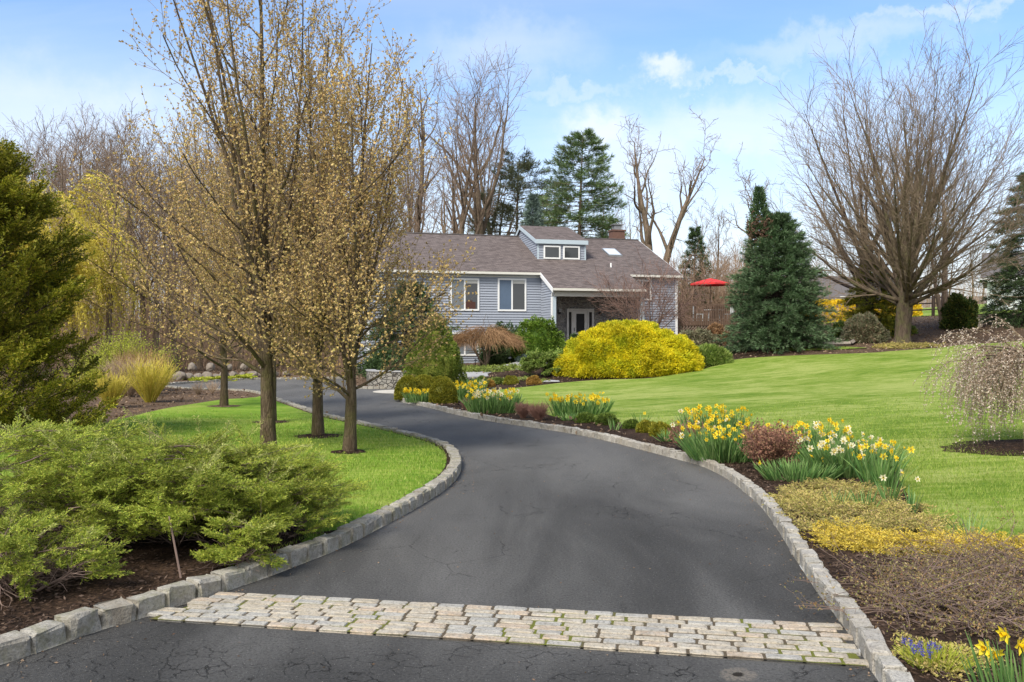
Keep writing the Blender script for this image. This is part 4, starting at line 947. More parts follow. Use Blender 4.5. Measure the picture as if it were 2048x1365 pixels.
# the great bare maple on the right
bare('maple_tree', 'great bare vase-shaped maple with a short thick trunk beyond the right lawn', 'tree', gp(1805, 688), 211, (6.2, .36, .02, .0),
     [(17, .30, .64, (.10, .62), (7.4, 9.9), .016, .045, .50), (14, .28, .5, (.58, 1.0), (6.8, 8.8), .035, .035, .34), (7, .27, .38, (1.0, 1.35), (5.6, 7.4), .055, .045, .32)],
     (12, .15, .98, (.25, .6), (1.9, 3.4), .02, .05, .5, .010), (7, .15, 1, (.3, .7), (.7, 1.3), .02, .08, .6, .0075), (4, .2, 1, (.3, .7), (.35, .7), .02, .06, .7, .005),
     MAT['bark_maple'], MAT['twig_maple'], stem_r=lambda s: np.interp(s, [0, .06, .3, .6, 1], [1.25, 1.0, 1.0, .5, .1]), kk=(10, 6, 3, 3))
# dark many-limbed tree behind it
bare('leaning_tree', 'dark-limbed bare tree leaning left behind the great maple', 'tree', at(1728, 47), 215, (6.5, .42, .02, .0),
     [(7, .32, .8, (.25, .6), (7, 10), .03, .03, .55), (4, .3, .5, (1.0, 1.4), (4, 6), .03, .04, .3)], (8, .2, 1, (.3, .6), (2, 3.2), .02, .05, .5, .012), (6, .2, 1, (.3, .7), (.8, 1.4), .0, .07, .6, .008), None,
     MAT['bark_dark'], MAT['twig_grey'], stem_r=lambda s: np.interp(s, [0, .3, .6, 1], [1.1, 1.0, .5, .1]))
# bare red-brown tree in front of the porch
bare('bare_ornamental_tree', 'bare multi-stemmed red-brown ornamental tree in front of the right end of the house', 'tree', at(1292, 46.0), 221, (2.2, .075, .04, .0),
     [(5, .25, 1, (.3, .8), (2.0, 3.2), .02, .07, .7)], (8, .2, 1, (.5, .9), (.9, 1.5), -.01, .10, .6, .008), (7, .15, 1, (.5, 1.0), (.35, .7), .0, .14, .6, .005), None,
     simple('redbrown_bark', (.16, .11, .085), .9, .3, 4), simple('redbrown_twig', (.20, .125, .10), .9, .3, 2), stems=7, stem_tilt=.55)
# birch
bare('birch_tree', 'slender peeling pinkish birch clump right of the great maple', 'tree', at(1888, 44), 225, (7.5, .13, .02, .0),
     [(8, .3, .95, (.3, .7), (1.6, 3.0), .03, .04, .4)], (7, .2, 1, (.4, .8), (.7, 1.2), .0, .08, .5, .006), (5, .2, 1, (.4, .8), (.3, .6), -.02, .1, .6, .004), None,
     MAT['bark_birch'], MAT['twig_grey'], stems=4, stem_tilt=.14)
# tall trees behind the house
def tall(name, label, px, D, top, seed, style, grp=None, rad=.4, src=None):
    x, y, z = at(px, D); H = (CH - (top - 682.5) / F * D) - z
    if style == 'spread':    # high crown of long upswept limbs
        return bare(name, label, 'tree', (x, y, z), seed, (H * .84, rad, .03, .0),
            [(8, .32, .72, (.4, .8), (H * .32, H * .46), .07, .08, .68), (6, .65, .98, (.3, .7), (H * .14, H * .24), .05, .08, .6)],
            (7, .2, 1, (.4, .8), (H * .07, H * .14), .05, .13, .5, .020), (6, .15, 1, (.4, .9), (H * .035, H * .06), .03, .12, .6, .010), (2, .2, 1, (.4, .9), (H * .015, H * .028), .02, .15, .7, .007), MAT['bark_grey'], MAT['twig_grey'], grp)
    if style == 'gnarled':   # few crooked limbs
        return bare(name, label, 'tree', (x, y, z), seed, (H * .90, rad, .045, .02),
            [(6, .38, .85, (.5, 1.0), (H * .22, H * .34), .10, .15, .6), (4, .7, 1, (.3, .7), (H * .12, H * .2), .05, .16, .7)],
            (6, .3, 1, (.6, 1.1), (H * .05, H * .11), .05, .22, .55, .018), (6, .2, 1, (.6, 1.2), (H * .02, H * .045), .04, .25, .6, .011), None, MAT['bark_grey'], MAT['twig_grey'], grp)
    if style == 'slim':
        return bare(name, label, 'tree', (x, y, z), seed, (H * .9, rad, .02, .01),
            [(12, .25, .95, (.4, .8), (H * .16, H * .28), .05, .06, .4)], (7, .2, 1, (.4, .8), (H * .06, H * .1), .04, .09, .5, .014), (6, .2, 1, (.4, .9), (H * .03, H * .05), .03, .12, .6, .009), None, MAT['bark_grey'], MAT['twig_grey'], grp)
tall('bare_tree', 'tallest bare tree behind the house, with a broad upswept crown above the ridge', 972, 78, 118, 301, 'spread', rad=.62)
tall('bare_tree', 'bare tree close left of the tallest one, its forked crown leaning left above the roof', 918, 72, 185, 302, 'spread', rad=.48)
tall('bare_tree', 'bare tree just right of the tallest one behind the house ridge', 1003, 84, 190, 303, 'spread', rad=.5)
tall('bare_tree', 'crooked bare tree whose twisted top stands above the right pear tree', 832, 76, 112, 304, 'gnarled', rad=.5)
tall('bare_tree', 'gnarled bare tree with twisted limbs right of the chimney', 1300, 74, 228, 305, 'gnarled', rad=.55)
tall('bare_tree', 'straighter twin trunk of the gnarled pair right of the chimney', 1316, 75, 260, 306, 'gnarled', rad=.5)
tall('bare_tree', 'twisted bare tree rising behind the left side of the blue spruce', 1487, 72, 335, 307, 'gnarled', rad=.36)
tall('bare_tree', 'slim bare tree between the small spruce and the blue spruce', 1432, 78, 405, 308, 'slim', rad=.2)
tall('bare_tree', 'slender bare tree directly behind the chimney', 1205, 84, 345, 309, 'slim', rad=.2)
tall('bare_tree', 'slender bare tree behind the skylight roof, left of the gnarled pair', 1262, 88, 375, 310, 'slim', rad=.2)
tall('bare_tree', 'slim bare tree behind the deck umbrella', 1402, 90, 420, 311, 'slim', rad=.2)
tall('bare_tree', 'bare tree above the left end of the house roof, seen past the pears', 890, 66, 300, 312, 'slim', rad=.25)
# wood on the left: a few prototypes, many copies
protos = [tall('woodland_tree', 'bare brown tree in the crowded wood beyond the left lawn', 150, 70, 215, 321, 'spread', 'crowded woodland trees on the left', .34),
          tall('woodland_tree', 'bare brown tree in the crowded wood beyond the left lawn', 60, 62, 250, 322, 'slim', 'crowded woodland trees on the left', .24),
          tall('woodland_tree', 'bare brown tree in the crowded wood beyond the left lawn', 235, 66, 245, 323, 'slim', 'crowded woodland trees on the left', .26),
          tall('woodland_tree', 'bare brown tree in the crowded wood beyond the left lawn', 330, 78, 200, 324, 'spread', 'crowded woodland trees on the left', .36)]
for o_ in protos:
    pass
r = RG(55); k = 0
for D in (56, 62, 68, 75, 83, 92, 102, 112):
    n = 9
    for i in range(n):
        px = -60 + (i + r.random()) * 900 / n
        if D < 66 and px > 560: continue
        p = at(px, D + r.uniform(-3, 3)); H = (CH + (682.5 - r.uniform(205, 330)) / F * p[1]) - p[2]
        s = H / (22.5, 19, 20, 26)[k % 4]
        copytree(protos[k % 4], p, r.random() * 6, s); k += 1
for i, (px, D, lb) in enumerate(((310, 50, 'nearest dark-trunked wood tree left of the drive bend'), (352, 52, 'pale-trunked wood tree just right of the dark one by the drive bend'), (215, 48, 'straight bare tree rising behind the lime-green bush'))):
    copytree(protos[(1, 2, 2)[i]], at(px, D), 1 + i * 2, .78, lb, '')
# right-hand far trees
r = RG(77)
for i in range(26):
    px = 1120 + i * 37 + r.uniform(-15, 15); p = at(px, r.uniform(88, 125)); s = r.uniform(.42, .62) * (p[1] / 100)
    copytree(protos[(1, 2)[i % 2]], p, r.random() * 6, s, 'small bare tree in the distant tree line behind the house and lawn', 'distant tree line at right')
# brushwood filling the wood
def brush(name, label, boxes, seed, H, n):
    r = RG(seed); g = Geo()
    for (pa, pb, Da, Db) in boxes:
        D = r.uniform(Da, Db, n); px = r.uniform(pa, pb, n); P0 = np.c_[(px - 1024) / F * D, D, np.zeros(n)]; P0[:, 2] = gz(P0)
        D0 = np.c_[r.normal(size=(n, 2)) * .16, np.ones(n)]; L = r.uniform(H[0], H[1], n)
        Q = walk(r, P0, D0, L, 8, .02, .05); rd = np.linspace(1, .2, 8)[None] * (L * .0055)[:, None]; tubes(g, Q, rd, 3)
        A, a = grow(r, Q, rd, 7, .15, 1, (.4, 1.0), (H[0] * .3, H[0] * .55), 5, .04, .1, .5, .008); tubes(g, A, a, 3)
        B, b = grow(r, A, a, 4, .2, 1, (.4, 1.0), (H[0] * .08, H[0] * .2), 3, .03, .1, .7, .006); tubes(g, B, b, 3)
    return setp(mk(name, g, MAT['twig_brown']), label, 'brush', kind='stuff')
brush('brushwood', 'dense brown brush and saplings filling the wood on the left', [(-80, 880, 60, 78), (-120, 900, 80, 118)], 61, (5, 11), 620)
brush('brushwood', 'low brown undergrowth along the wood edge on the left', [(-60, 720, 52, 66)], 62, (1.2, 3.2), 900)
brush('brushwood', 'brown brush and saplings behind the house and the deck', [(1060, 1660, 64, 110), (1340, 1560, 58, 70)], 63, (2.5, 6.5), 520)
brush('brushwood', 'thin brown brush beyond the far field at right', [(1640, 2120, 84, 120)], 64, (2, 6), 420)
# ------------------------------------------------------------------ evergreens
GRN = {}
MAT['spruce'] = leafmat('blue_green_needles', [(.040, .085, .034), (.075, .14, .058), (.125, .20, .095), (.19, .265, .145)], .6, .15, .22, .8)
MAT['bluespr'] = leafmat('pale_blue_needles', [(.09, .14, .11), (.15, .21, .17), (.22, .29, .25)], .6, .1, .2, .8)
MAT['pine'] = leafmat('pine_needles', [(.05, .10, .035), (.09, .16, .055), (.15, .22, .085), (.22, .28, .11)], .6, .15, .25, .3)
MAT['darkpine'] = leafmat('dull_pine_needles', [(.07, .085, .045), (.11, .13, .065), (.17, .17, .10)], .7, .1, .25, .3)
MAT['brownpatch'] = leafmat('browned_needles', [(.07, .045, .03), (.13, .075, .05), (.17, .10, .07)], .8, .1, .2, 1)
MAT['darkspr'] = leafmat('dark_needles', [(.035, .065, .025), (.065, .11, .04), (.10, .16, .055)], .6, .15, .25, .8)
MAT['cedar'] = leafmat('cedar_scale_foliage', [(.068, .090, .008), (.14, .165, .012), (.25, .26, .020), (.36, .34, .032), (.12, .14, .012), (.44, .34, .05)], .6, .25, .25, .9)
MAT['junip'] = leafmat('juniper_foliage', [(.10, .165, .020), (.20, .285, .034), (.34, .41, .055), (.48, .51, .08), (.25, .33, .04), (.56, .53, .11)], .55, .25, .28, 1.6)
MAT['juniptip'] = leafmat('juniper_tip', [(.34, .40, .10), (.45, .48, .14), (.52, .50, .19)], .55, .3, .15, 2)
MAT['gold'] = leafmat('golden_thread_foliage', [(.42, .42, .015), (.60, .55, .018), (.76, .64, .02), (.84, .67, .025), (.50, .52, .03)], .6, .2, .22, .8, alt=(.34, .40, .02), alts=.6)
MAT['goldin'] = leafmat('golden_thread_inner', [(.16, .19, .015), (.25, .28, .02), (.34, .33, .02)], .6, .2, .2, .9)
MAT['dwarf'] = leafmat('dwarf_conifer_needles', [(.06, .11, .018), (.12, .18, .028), (.20, .26, .04), (.32, .34, .06)], .6, .15, .25, 1.5)
MAT['box'] = leafmat('boxwood_leaf', [(.12, .14, .014), (.19, .20, .018), (.28, .26, .025), (.34, .29, .035)], .55, .2, .15, 2)
MAT['boxg'] = leafmat('small_green_leaf', [(.06, .10, .02), (.11, .17, .03), (.18, .24, .04)], .5, .2, .2, 2)
MAT['boxo'] = leafmat('orange_brown_leaf', [(.26, .14, .035), (.38, .22, .05), (.42, .30, .07)], .6, .2, .2, 2)
MAT['rhodo'] = leafmat('rhododendron_leaf', [(.055, .11, .015), (.10, .19, .022), (.17, .28, .035), (.28, .36, .06)], .4, .2, .25, 1.2)
MAT['darkleaf'] = leafmat('dark_shrub_leaf', [(.022, .05, .012), (.045, .085, .018), (.08, .13, .03), (.26, .22, .05)], .4, .15, .2, 1.5)
MAT['variegated'] = leafmat('grey_variegated_leaf', [(.11, .13, .06), (.19, .20, .11), (.30, .29, .19), (.24, .16, .10)], .6, .15, .2, 1.5)
MAT['willow'] = leafmat('willow_strand', [(.60, .50, .05), (.72, .60, .09), (.80, .68, .15), (.54, .50, .05)], .6, .35, .2, .4)
MAT['lime'] = leafmat('lime_new_leaf', [(.30, .36, .03), (.42, .46, .05), (.52, .53, .09)], .6, .35, .2, 1.0)
MAT['greyblue'] = leafmat('blue_juniper', [(.07, .11, .085), (.12, .17, .13), (.19, .24, .20)], .6, .15, .2, 2)
MAT['tam'] = leafmat('feathery_green', [(.085, .15, .025), (.15, .235, .04), (.25, .33, .07), (.32, .37, .11)], .6, .2, .2, 1.5)
MAT['rustwig'] = leafmat('rust_brown_thread', [(.20, .11, .055), (.31, .18, .09), (.42, .27, .14)], .8, .1, .2, 1.5)
MAT['spirea'] = leafmat('reddish_twig_leaf', [(.17, .075, .055), (.28, .13, .09), (.36, .20, .13), (.22, .17, .07)], .7, .15, .2, 1.5)
MAT['pinkbud'] = leafmat('pink_white_bud', [(.56, .44, .36), (.68, .58, .50), (.46, .32, .24), (.70, .66, .56), (.40, .34, .20)], .6, .25, .12, 2)
MAT['khaki'] = leafmat('khaki_creeping_foliage', [(.22, .22, .045), (.34, .32, .08), (.44, .37, .12), (.50, .36, .15), (.16, .19, .03)], .6, .2, .22, 1.4)
MAT['yellowmat'] = leafmat('golden_creeping_foliage', [(.40, .30, .03), (.55, .41, .05), (.66, .50, .09), (.30, .28, .05)], .6, .2, .18, 1.6)
MAT['cover'] = leafmat('green_ground_cover', [(.12, .17, .03), (.20, .26, .05), (.30, .33, .09)], .6, .2, .2, 1.5)
MAT['forsythia'] = leafmat('forsythia_flower', [(.80, .56, .02), (.88, .66, .03), (.62, .48, .05)], .6, .3, .1, .5)
MAT['ygstem'] = leafmat('yellow_twig', [(.50, .42, .05), (.64, .52, .09), (.40, .40, .04), (.72, .55, .12)], .7, .1, .1, 1.0)
MAT['tan'] = leafmat('tan_dead_twig', [(.34, .25, .17), (.46, .35, .24), (.24, .16, .11)], .9, .1, .2, 1.0)
def conifer(name, label, base, H, Rm, seed, mat, n=220, lean=.0, droop=-.05, prof=None, zb=.03, lat=9, L=.16, Wd=.035, per=3, bark='bark_dark', rad=.12, spread=.55, group=None, top_up=.6, latL=.32, upt=.25, core=None):
    r = RG(seed); base = np.asarray(base, float); t = thing(name, label, 'tree', base, group)
    gb, gf = Geo(), Geo(); Pt = walk(r, base[None] + [0, 0, -.05], np.array([[lean, 0, 1.]]), H, 14, .0, .006)
    s = np.linspace(0, 1, 14)[None]; tubes(gb, Pt, rad * (1 - s * .95) + .006, 8)
    prof = prof or (lambda t: (1 - t) ** .85)
    t_ = zb + (1 - zb) * ((np.arange(n) + r.random(n)) / n) ** 1.15 * .985; az = np.arange(n) * 2.39996 + r.normal(size=n) * .25
    f = t_ * 13; a = np.minimum(f.astype(int), 12); w = (f - a)[:, None]; P0 = Pt[0, a] * (1 - w) + Pt[0, a + 1] * w
    Ln = Rm * prof(t_) * r.uniform(.72, 1.12, n) + .10
    el = -.12 + top_up * t_ ** 1.5 + r.normal(size=n) * .07; D0 = np.c_[np.cos(az) * np.cos(el), np.sin(az) * np.cos(el), np.sin(el)]
    Q = walk(r, P0, D0, Ln, 9, lambda q: droop + (upt - droop) * max(0, q - .55), .02)
    tubes(gb, Q, np.linspace(1, .15, 9)[None] * (.010 + .010 * Ln)[:, None], 3)
    # laterals
    idx = np.repeat(np.arange(n), lat); tt = r.uniform(.22, 1.0, n * lat) ** .8; ff = tt * 8; aa = np.minimum(ff.astype(int), 7); ww = (ff - aa)[:, None]
    LP = Q[idx, aa] * (1 - ww) + Q[idx, aa + 1] * ww; T = nrm(Q[idx, aa + 1] - Q[idx, aa]); up = np.array([0, 0, 1.])
    S = nrm(np.cross(T, up)) * np.where(r.random(len(idx)) < .5, 1, -1)[:, None]
    DL = nrm(T * .75 + S * .8 * (1.1 - tt)[:, None] + up * .12 + r.normal(size=T.shape) * .15)
    LL = latL * Ln[idx] * (1.15 - tt) * r.uniform(.6, 1.2, len(idx)) + L * .8
    K = np.maximum(2, (LL / (L * .62)).astype(int)); kk = np.repeat(np.arange(len(idx)), K)
    pos_ = np.concatenate([np.arange(k) for k in K]) / np.repeat(K, K)
    PP = LP[kk] + DL[kk] * (LL[kk] * pos_)[:, None] + r.normal(size=(len(kk), 3)) * L * .18
    leaves(gf, PP, DL[kk] + up * .1, L, Wd, per, spread, r)
    tubes(gb, np.stack([LP, LP + DL * LL[:, None]], 1), np.full((len(idx), 2), .005 + .002 * L), 3)
    mk('trunk', gb, MAT[bark], base, t); mk('crown', gf, MAT[mat], base, t); return t
def px_h(px, top, D, base): return (CH - (top - 682.5) / F * D) - base[2]
b = gp(1555, 699)
bs = conifer('blue_spruce', 'broad dense blue-green spruce with a full skirt beyond the lawn', b, px_h(1555, 432, b[1], b), 2.55, 401, 'spruce', n=520, prof=lambda t: np.interp(t, [0, .12, .35, .6, .8, 1], [.90, 1.0, .88, .66, .44, .10]), lat=14, L=.20, Wd=.020, per=7, spread=.4, zb=.09, rad=.17, top_up=.7)
# its thin leader with a browned patch
b2 = b + [-.85, 0, px_h(1515, 470, b[1], b)]
r = RG(402); g = Geo(); hL = px_h(1515, 378, b[1], b) - px_h(1515, 470, b[1], b)
n = 900; tt = r.random(n); az = r.random(n) * 6.28; rad_ = (.10 + .5 * (1 - tt)) * r.random(n) ** .5
P = b2 + np.c_[rad_ * np.cos(az), rad_ * np.sin(az), tt * hL]; leaves(g, P, np.c_[np.cos(az), np.sin(az), np.full(n, .9)], .2, .045, 4, .4, r)
mk('leader', g, MAT['spruce'], b, bs)
g = Geo(); n = 330; az = r.random(n) * 6.28; rr_ = r.random(n) ** .5 * .62; P = b2 + np.c_[rr_ * np.cos(az), rr_ * np.sin(az) - .15, r.normal(size=n) * .3 + hL * .12]; leaves(g, P, r.normal(size=P.shape) + [0, -.5, .3], .18, .04, 4, .5, r)
mk('browned_patch', g, MAT['brownpatch'], b, bs)['label'] = 'brown dead needles near the top'
D = 72; b = at(1158, D); conifer('white_pine', 'tall layered green pine rising behind the house ridge', b, px_h(1158, 262, D, b), 5.2, 403, 'pine', n=190, prof=lambda t: np.interp(t, [0, .3, .55, .75, .9, 1], [1.0, 1.0, .78, .60, .36, .08]), lat=14, L=.46, Wd=.040, per=7, spread=.45, zb=.22, rad=.28, latL=.38, bark='bark_grey', top_up=.5)
D = 80; b = at(1030, D); conifer('pine_tree', 'dull brownish pine between the bare trees behind the roof', b, px_h(1030, 320, D, b), 5.8, 404, 'darkpine', n=110, prof=lambda t: np.interp(t, [0, .5, .8, 1], [.8, 1, .7, .2]), lat=14, L=.55, Wd=.05, per=6, zb=.3, rad=.3, latL=.45, bark='bark_grey')
D = 64; b = at(1062, D); conifer('small_blue_spruce', 'small pale blue spruce just above the roof beside the dormer', b, px_h(1062, 388, D, b), 2.3, 405, 'bluespr', n=200, lat=9, L=.26, Wd=.035, per=7, zb=.3, rad=.15)
D = 62; b = at(1387, D); conifer('small_spruce', 'small dark spruce with a pointed top left of the red umbrella', b, px_h(1387, 455, D, b), 2.3, 406, 'darkspr', n=150, lat=9, L=.26, Wd=.032, per=6, zb=.05, rad=.12)
D = 44; b = at(1745, D); conifer('yew_tree', 'dark green conical evergreen behind the great maple trunk', b, px_h(1745, 520, D, b), 1.75, 407, 'cedar', n=190, prof=lambda t: np.interp(t, [0, .3, .7, 1], [1, .95, .5, .05]), lat=10, L=.2, Wd=.028, per=6, zb=.05, rad=.12)
D = 43; b = at(2062, D); conifer('fir_tree', 'tall dark spruce cut off by the right edge', b, px_h(2062, 340, D, b), 2.6, 408, 'darkspr', n=260, prof=lambda t: np.interp(t, [0, .2, .7, 1], [.9, 1, .55, .05]), lat=12, L=.24, Wd=.026, per=6, zb=.05, rad=.17, droop=-.09)
D = 44.5; b = at(822, D); conifer('dark_spruce', 'dark spreading evergreen behind the curved stone wall', b, px_h(822, 570, D, b), 2.9, 409, 'darkspr', n=240, prof=lambda t: np.interp(t, [0, .5, 1], [1, .8, .1]), lat=10, L=.24, Wd=.05, per=4, zb=.06, rad=.14)
# ------------------------------------------------------------------ feathery plumes (juniper, cedar, creeping mats)
def plumes(g, r, P0, D0, L, nb, bl, lf, lw, nl, up=.0, wig=.05, droop=0, flat_=.75, m=0, gs=None, ms=1, stem_r=.004):
    """arching shoots, each with feathered side branchlets carrying small scale leaves"""
    N = len(P0); Q = walk(r, P0, D0, L, 7, up, wig)
    if gs is not None: tubes(gs, Q, np.linspace(1, .3, 7)[None] * np.full((N, 1), stem_r), 3, ms)
    idx = np.repeat(np.arange(N), nb); s = np.tile((np.arange(nb) + .5) / nb, N); s = np.clip(.12 + .9 * s, 0, 1); f = s * 6; a = np.minimum(f.astype(int), 5); w = (f - a)[:, None]
    B = Q[idx, a] * (1 - w) + Q[idx, a + 1] * w; T = nrm(Q[idx, a + 1] - Q[idx, a])
    ref = nrm(np.array([[0, 0, 1.]]) + r.normal(size=(N, 3)) * .45)[idx]
    S = nrm(np.cross(T, ref)) * np.tile(np.where(np.arange(nb) % 2 == 0, 1., -1.), N)[:, None]
    DB = nrm(T * .8 + S * flat_ + r.normal(size=T.shape) * .22 + [0, 0, .08]); LB = bl * (1.15 - s * .85) * r.uniform(.6, 1.25, len(idx))
    j = np.repeat(np.arange(len(idx)), nl); q = np.tile((np.arange(nl) + .3) / nl, len(idx))
    PP = B[j] + DB[j] * (LB[j] * q)[:, None]; DD = DB[j] + np.cross(DB[j], ref[j]) * np.where(np.arange(len(j)) % 2 == 0, .55, -.55)[:, None]
    leaves(g, PP, DD, lf, lw, 1, .25, r, m); return Q
def boughs(r, K, base, shape, el_rng, Lb, npl, Lp, spread=1.0):
    """K leafy boughs spread over a shape; each one is a flattened fan of plumes. returns plume roots, directions, lengths and the bough axes"""
    C, az, out = shape(r, K); el = r.uniform(*el_rng, K); a2 = az + r.normal(size=K) * .35
    D = np.c_[np.cos(a2) * np.cos(el), np.sin(a2) * np.cos(el), np.sin(el)]; LB = Lb * r.uniform(.65, 1.25, K)
    P0 = C - D * LB[:, None] * .75; Q = walk(r, P0, D, LB, 6, -.02, .05)
    i = np.repeat(np.arange(K), npl); s_ = np.tile((np.arange(npl) + .5) / npl, K) ** .7; f = s_ * 5; a_ = np.minimum(f.astype(int), 4); w = (f - a_)[:, None]
    B = Q[i, a_] * (1 - w) + Q[i, a_ + 1] * w; T = nrm(Q[i, a_ + 1] - Q[i, a_]); nrm_ = nrm(np.array([[0, 0, 1.]]) + r.normal(size=(K, 3)) * .3)[i]
    S = nrm(np.cross(T, nrm_)); an = np.where(np.arange(len(i)) % 2 == 0, 1, -1) * r.uniform(.1, 1.05, len(i)) * (1.15 - s_) * spread
    DD = nrm(T * np.cos(an)[:, None] + S * np.sin(an)[:, None] + r.normal(size=T.shape) * .12 + [0, 0, .05])
    return B + r.normal(size=B.shape) * .012, DD, Lp * r.uniform(.6, 1.2, len(i)), Q
def juniper(name, label, c, rx, ry, H, seed, n, mat='junip', tip='juniptip', L=.5, bl=.075, lf=.026, lw=.0062, nb=17, nl=6, group=None, dead=60, npl=15, hollow=None):
    r = RG(seed); base = np.array(c, float); t = thing(name, label, 'shrub', base, group); gf, gs = Geo(), Geo()
    def shape(r, K):
        az = r.random(K) * 6.283; q = r.random(K) ** .6; pr = np.sqrt(np.clip(1 - q ** 2.6, 0, 1)); tier = np.clip(np.round(r.random(K) ** .45 * 4) / 4 + r.normal(size=K) * .05, .12, 1)
        lump = 1 + .14 * np.sin(az * 4 + seed) + .08 * np.sin(az * 9 + seed * 2)
        q = np.where(tier < .6, np.maximum(q, .72), q); pr = np.sqrt(np.clip(1 - q ** 3, 0, 1)) 
        C = base + np.c_[np.cos(az) * rx * q * lump, np.sin(az) * ry * q * lump, H * (.16 + .84 * np.maximum(pr, .35) * tier) * (1 + .07 * np.sin(az * 6 + seed))]
        return C, az, q
    K = n // 10; B, D, Ls, Q = boughs(r, K, base, shape, (.0, .45), L, npl, L * .52)
    if hollow is not None:
        k = np.linalg.norm((B - np.asarray(hollow[0])) / hollow[1], axis=1) > 1; B, D, Ls = B[k], D[k], Ls[k]
    plumes(gf, r, B, D, Ls, nb, bl, lf, lw, nl, up=.0, wig=.06, gs=gs, ms=0, stem_r=.0022, flat_=.6)
    tubes(gs, Q, np.linspace(1, .35, 6)[None] * np.full((K, 1), .006), 4)
    top = Q[:, -1][Q[:, -1, 2] > base[2] + H * .72]; k = min(len(top), max(3, n // 60)); top = top[r.choice(len(top), k, replace=False)]
    D2 = np.c_[r.normal(size=(k, 2)) * .7, r.uniform(.35, .9, k)]; plumes(gf, r, top, D2, L * .62, 18, bl * .95, lf * 1.15, lw, 5, up=-.02, wig=.04, m=1, gs=gs, ms=0, stem_r=.0025, flat_=.6)
    m_ = dead; a2 = r.random(m_) * 6.283; P1 = base + np.c_[np.cos(a2) * rx * .15, np.sin(a2) * ry * .15, np.full(m_, .03)]; e2 = r.uniform(.15, .9, m_)
    Q = walk(r, P1 + r.normal(size=P1.shape) * [rx * .25, ry * .25, 0], np.c_[np.cos(a2), np.sin(a2), np.sin(e2)], r.uniform(.5, .85, m_) * (rx + ry) * .40, 9, .02, .12)
    Q[..., 2] = np.maximum(Q[..., 2], base[2] + .01)
    tubes(gs, Q, np.linspace(1, .25, 9)[None] * r.uniform(.005, .013, (m_, 1)), 5)
    A, a = grow(r, Q, np.full(Q.shape[:2], .006), 7, .3, 1, (.4, 1.1), (.12, .3), 5, .0, .2, .8, .0018); A[..., 2] = np.maximum(A[..., 2], base[2] + .01); tubes(gs, A, a, 3)
    mk('foliage', gf, [MAT[mat], MAT[tip]], base, t); mk('stem', gs, MAT['deadtwig'], base, t)['kind'] = 'stuff'
    return t
def jw(px, D): p = at(px, D); return p
HOL = (W(440, 1085, 7.55), np.array([.50, .62, .30]))
juniper('spreading_juniper', 'wide feathery green juniper at the left edge beside the kerb', (-4.85, 8.1, SOIL), 1.55, 1.25, 1.08, 501, 2000, dead=40)
juniper('spreading_juniper', 'feathery green juniper arching over a dark hollow in the middle of the row', (-3.35, 8.45, SOIL), 1.25, 1.1, .98, 502, 1750, hollow=HOL, dead=40)
juniper('spreading_juniper', 'rightmost feathery juniper of the row, under the largest pear tree', (-2.62, 8.75, SOIL), .86, .85, .80, 503, 1000, dead=30)
juniper('spreading_juniper', 'small pale juniper sprig beside the kerb in front of the row', (-2.42, 7.55, SOIL), .25, .22, .44, 504, 130, dead=8, L=.3)
juniper('spreading_juniper', 'low sparse twiggy juniper at the lower left corner', (-4.05, 6.85, SOIL), .72, .42, .48, 505, 260, dead=90, L=.4)
juniper('spreading_juniper', 'bright green juniper cut off by the left edge just above the kerb', (-4.75, 6.55, SOIL), .5, .35, .42, 506, 190, dead=20, L=.36)
def cedar(label, c, H, Rm, seed, n, name='red_cedar', mat='cedar'):
    r = RG(seed); base = np.array(c, float); t = thing(name, label, 'tree', base); gf, gs = Geo(), Geo()
    def shape(r, K):
        tt = r.random(K) ** 1.05; az = r.random(K) * 6.283; R_ = Rm * np.interp(tt, [0, .15, .5, .8, 1], [.88, 1, .82, .5, .06]) * (1 + .20 * np.sin(az * 3 + tt * 17) + .10 * np.sin(az * 7 + tt * 40)); d = r.random(K) ** .3
        return base + np.c_[np.cos(az) * R_ * d, np.sin(az) * R_ * d, tt * H], az, d
    B, D, Ls, Q = boughs(r, n, base, shape, (.35, .95), 1.0, 14, .48, 1.0)
    plumes(gf, r, B, D, Ls, 10, .15, .058, .022, 6, up=.02, wig=.06, gs=gs, ms=0, flat_=.6); tubes(gs, Q, np.linspace(.014, .005, 6)[None] * np.ones((n, 1)), 4)
    Pt = walk(r, base[None], np.array([[0, 0, 1.]]), H, 10, 0, .01); tubes(gs, Pt, np.linspace(.14, .02, 10)[None], 7)
    mk('trunk', gs, MAT['bark_pear'], base, t); mk('crown', gf, MAT[mat], base, t); return t
cedar('dark green cedar with upswept sprays filling the left edge', at(-40, 16.5), 5.5, 2.15, 511, 420)
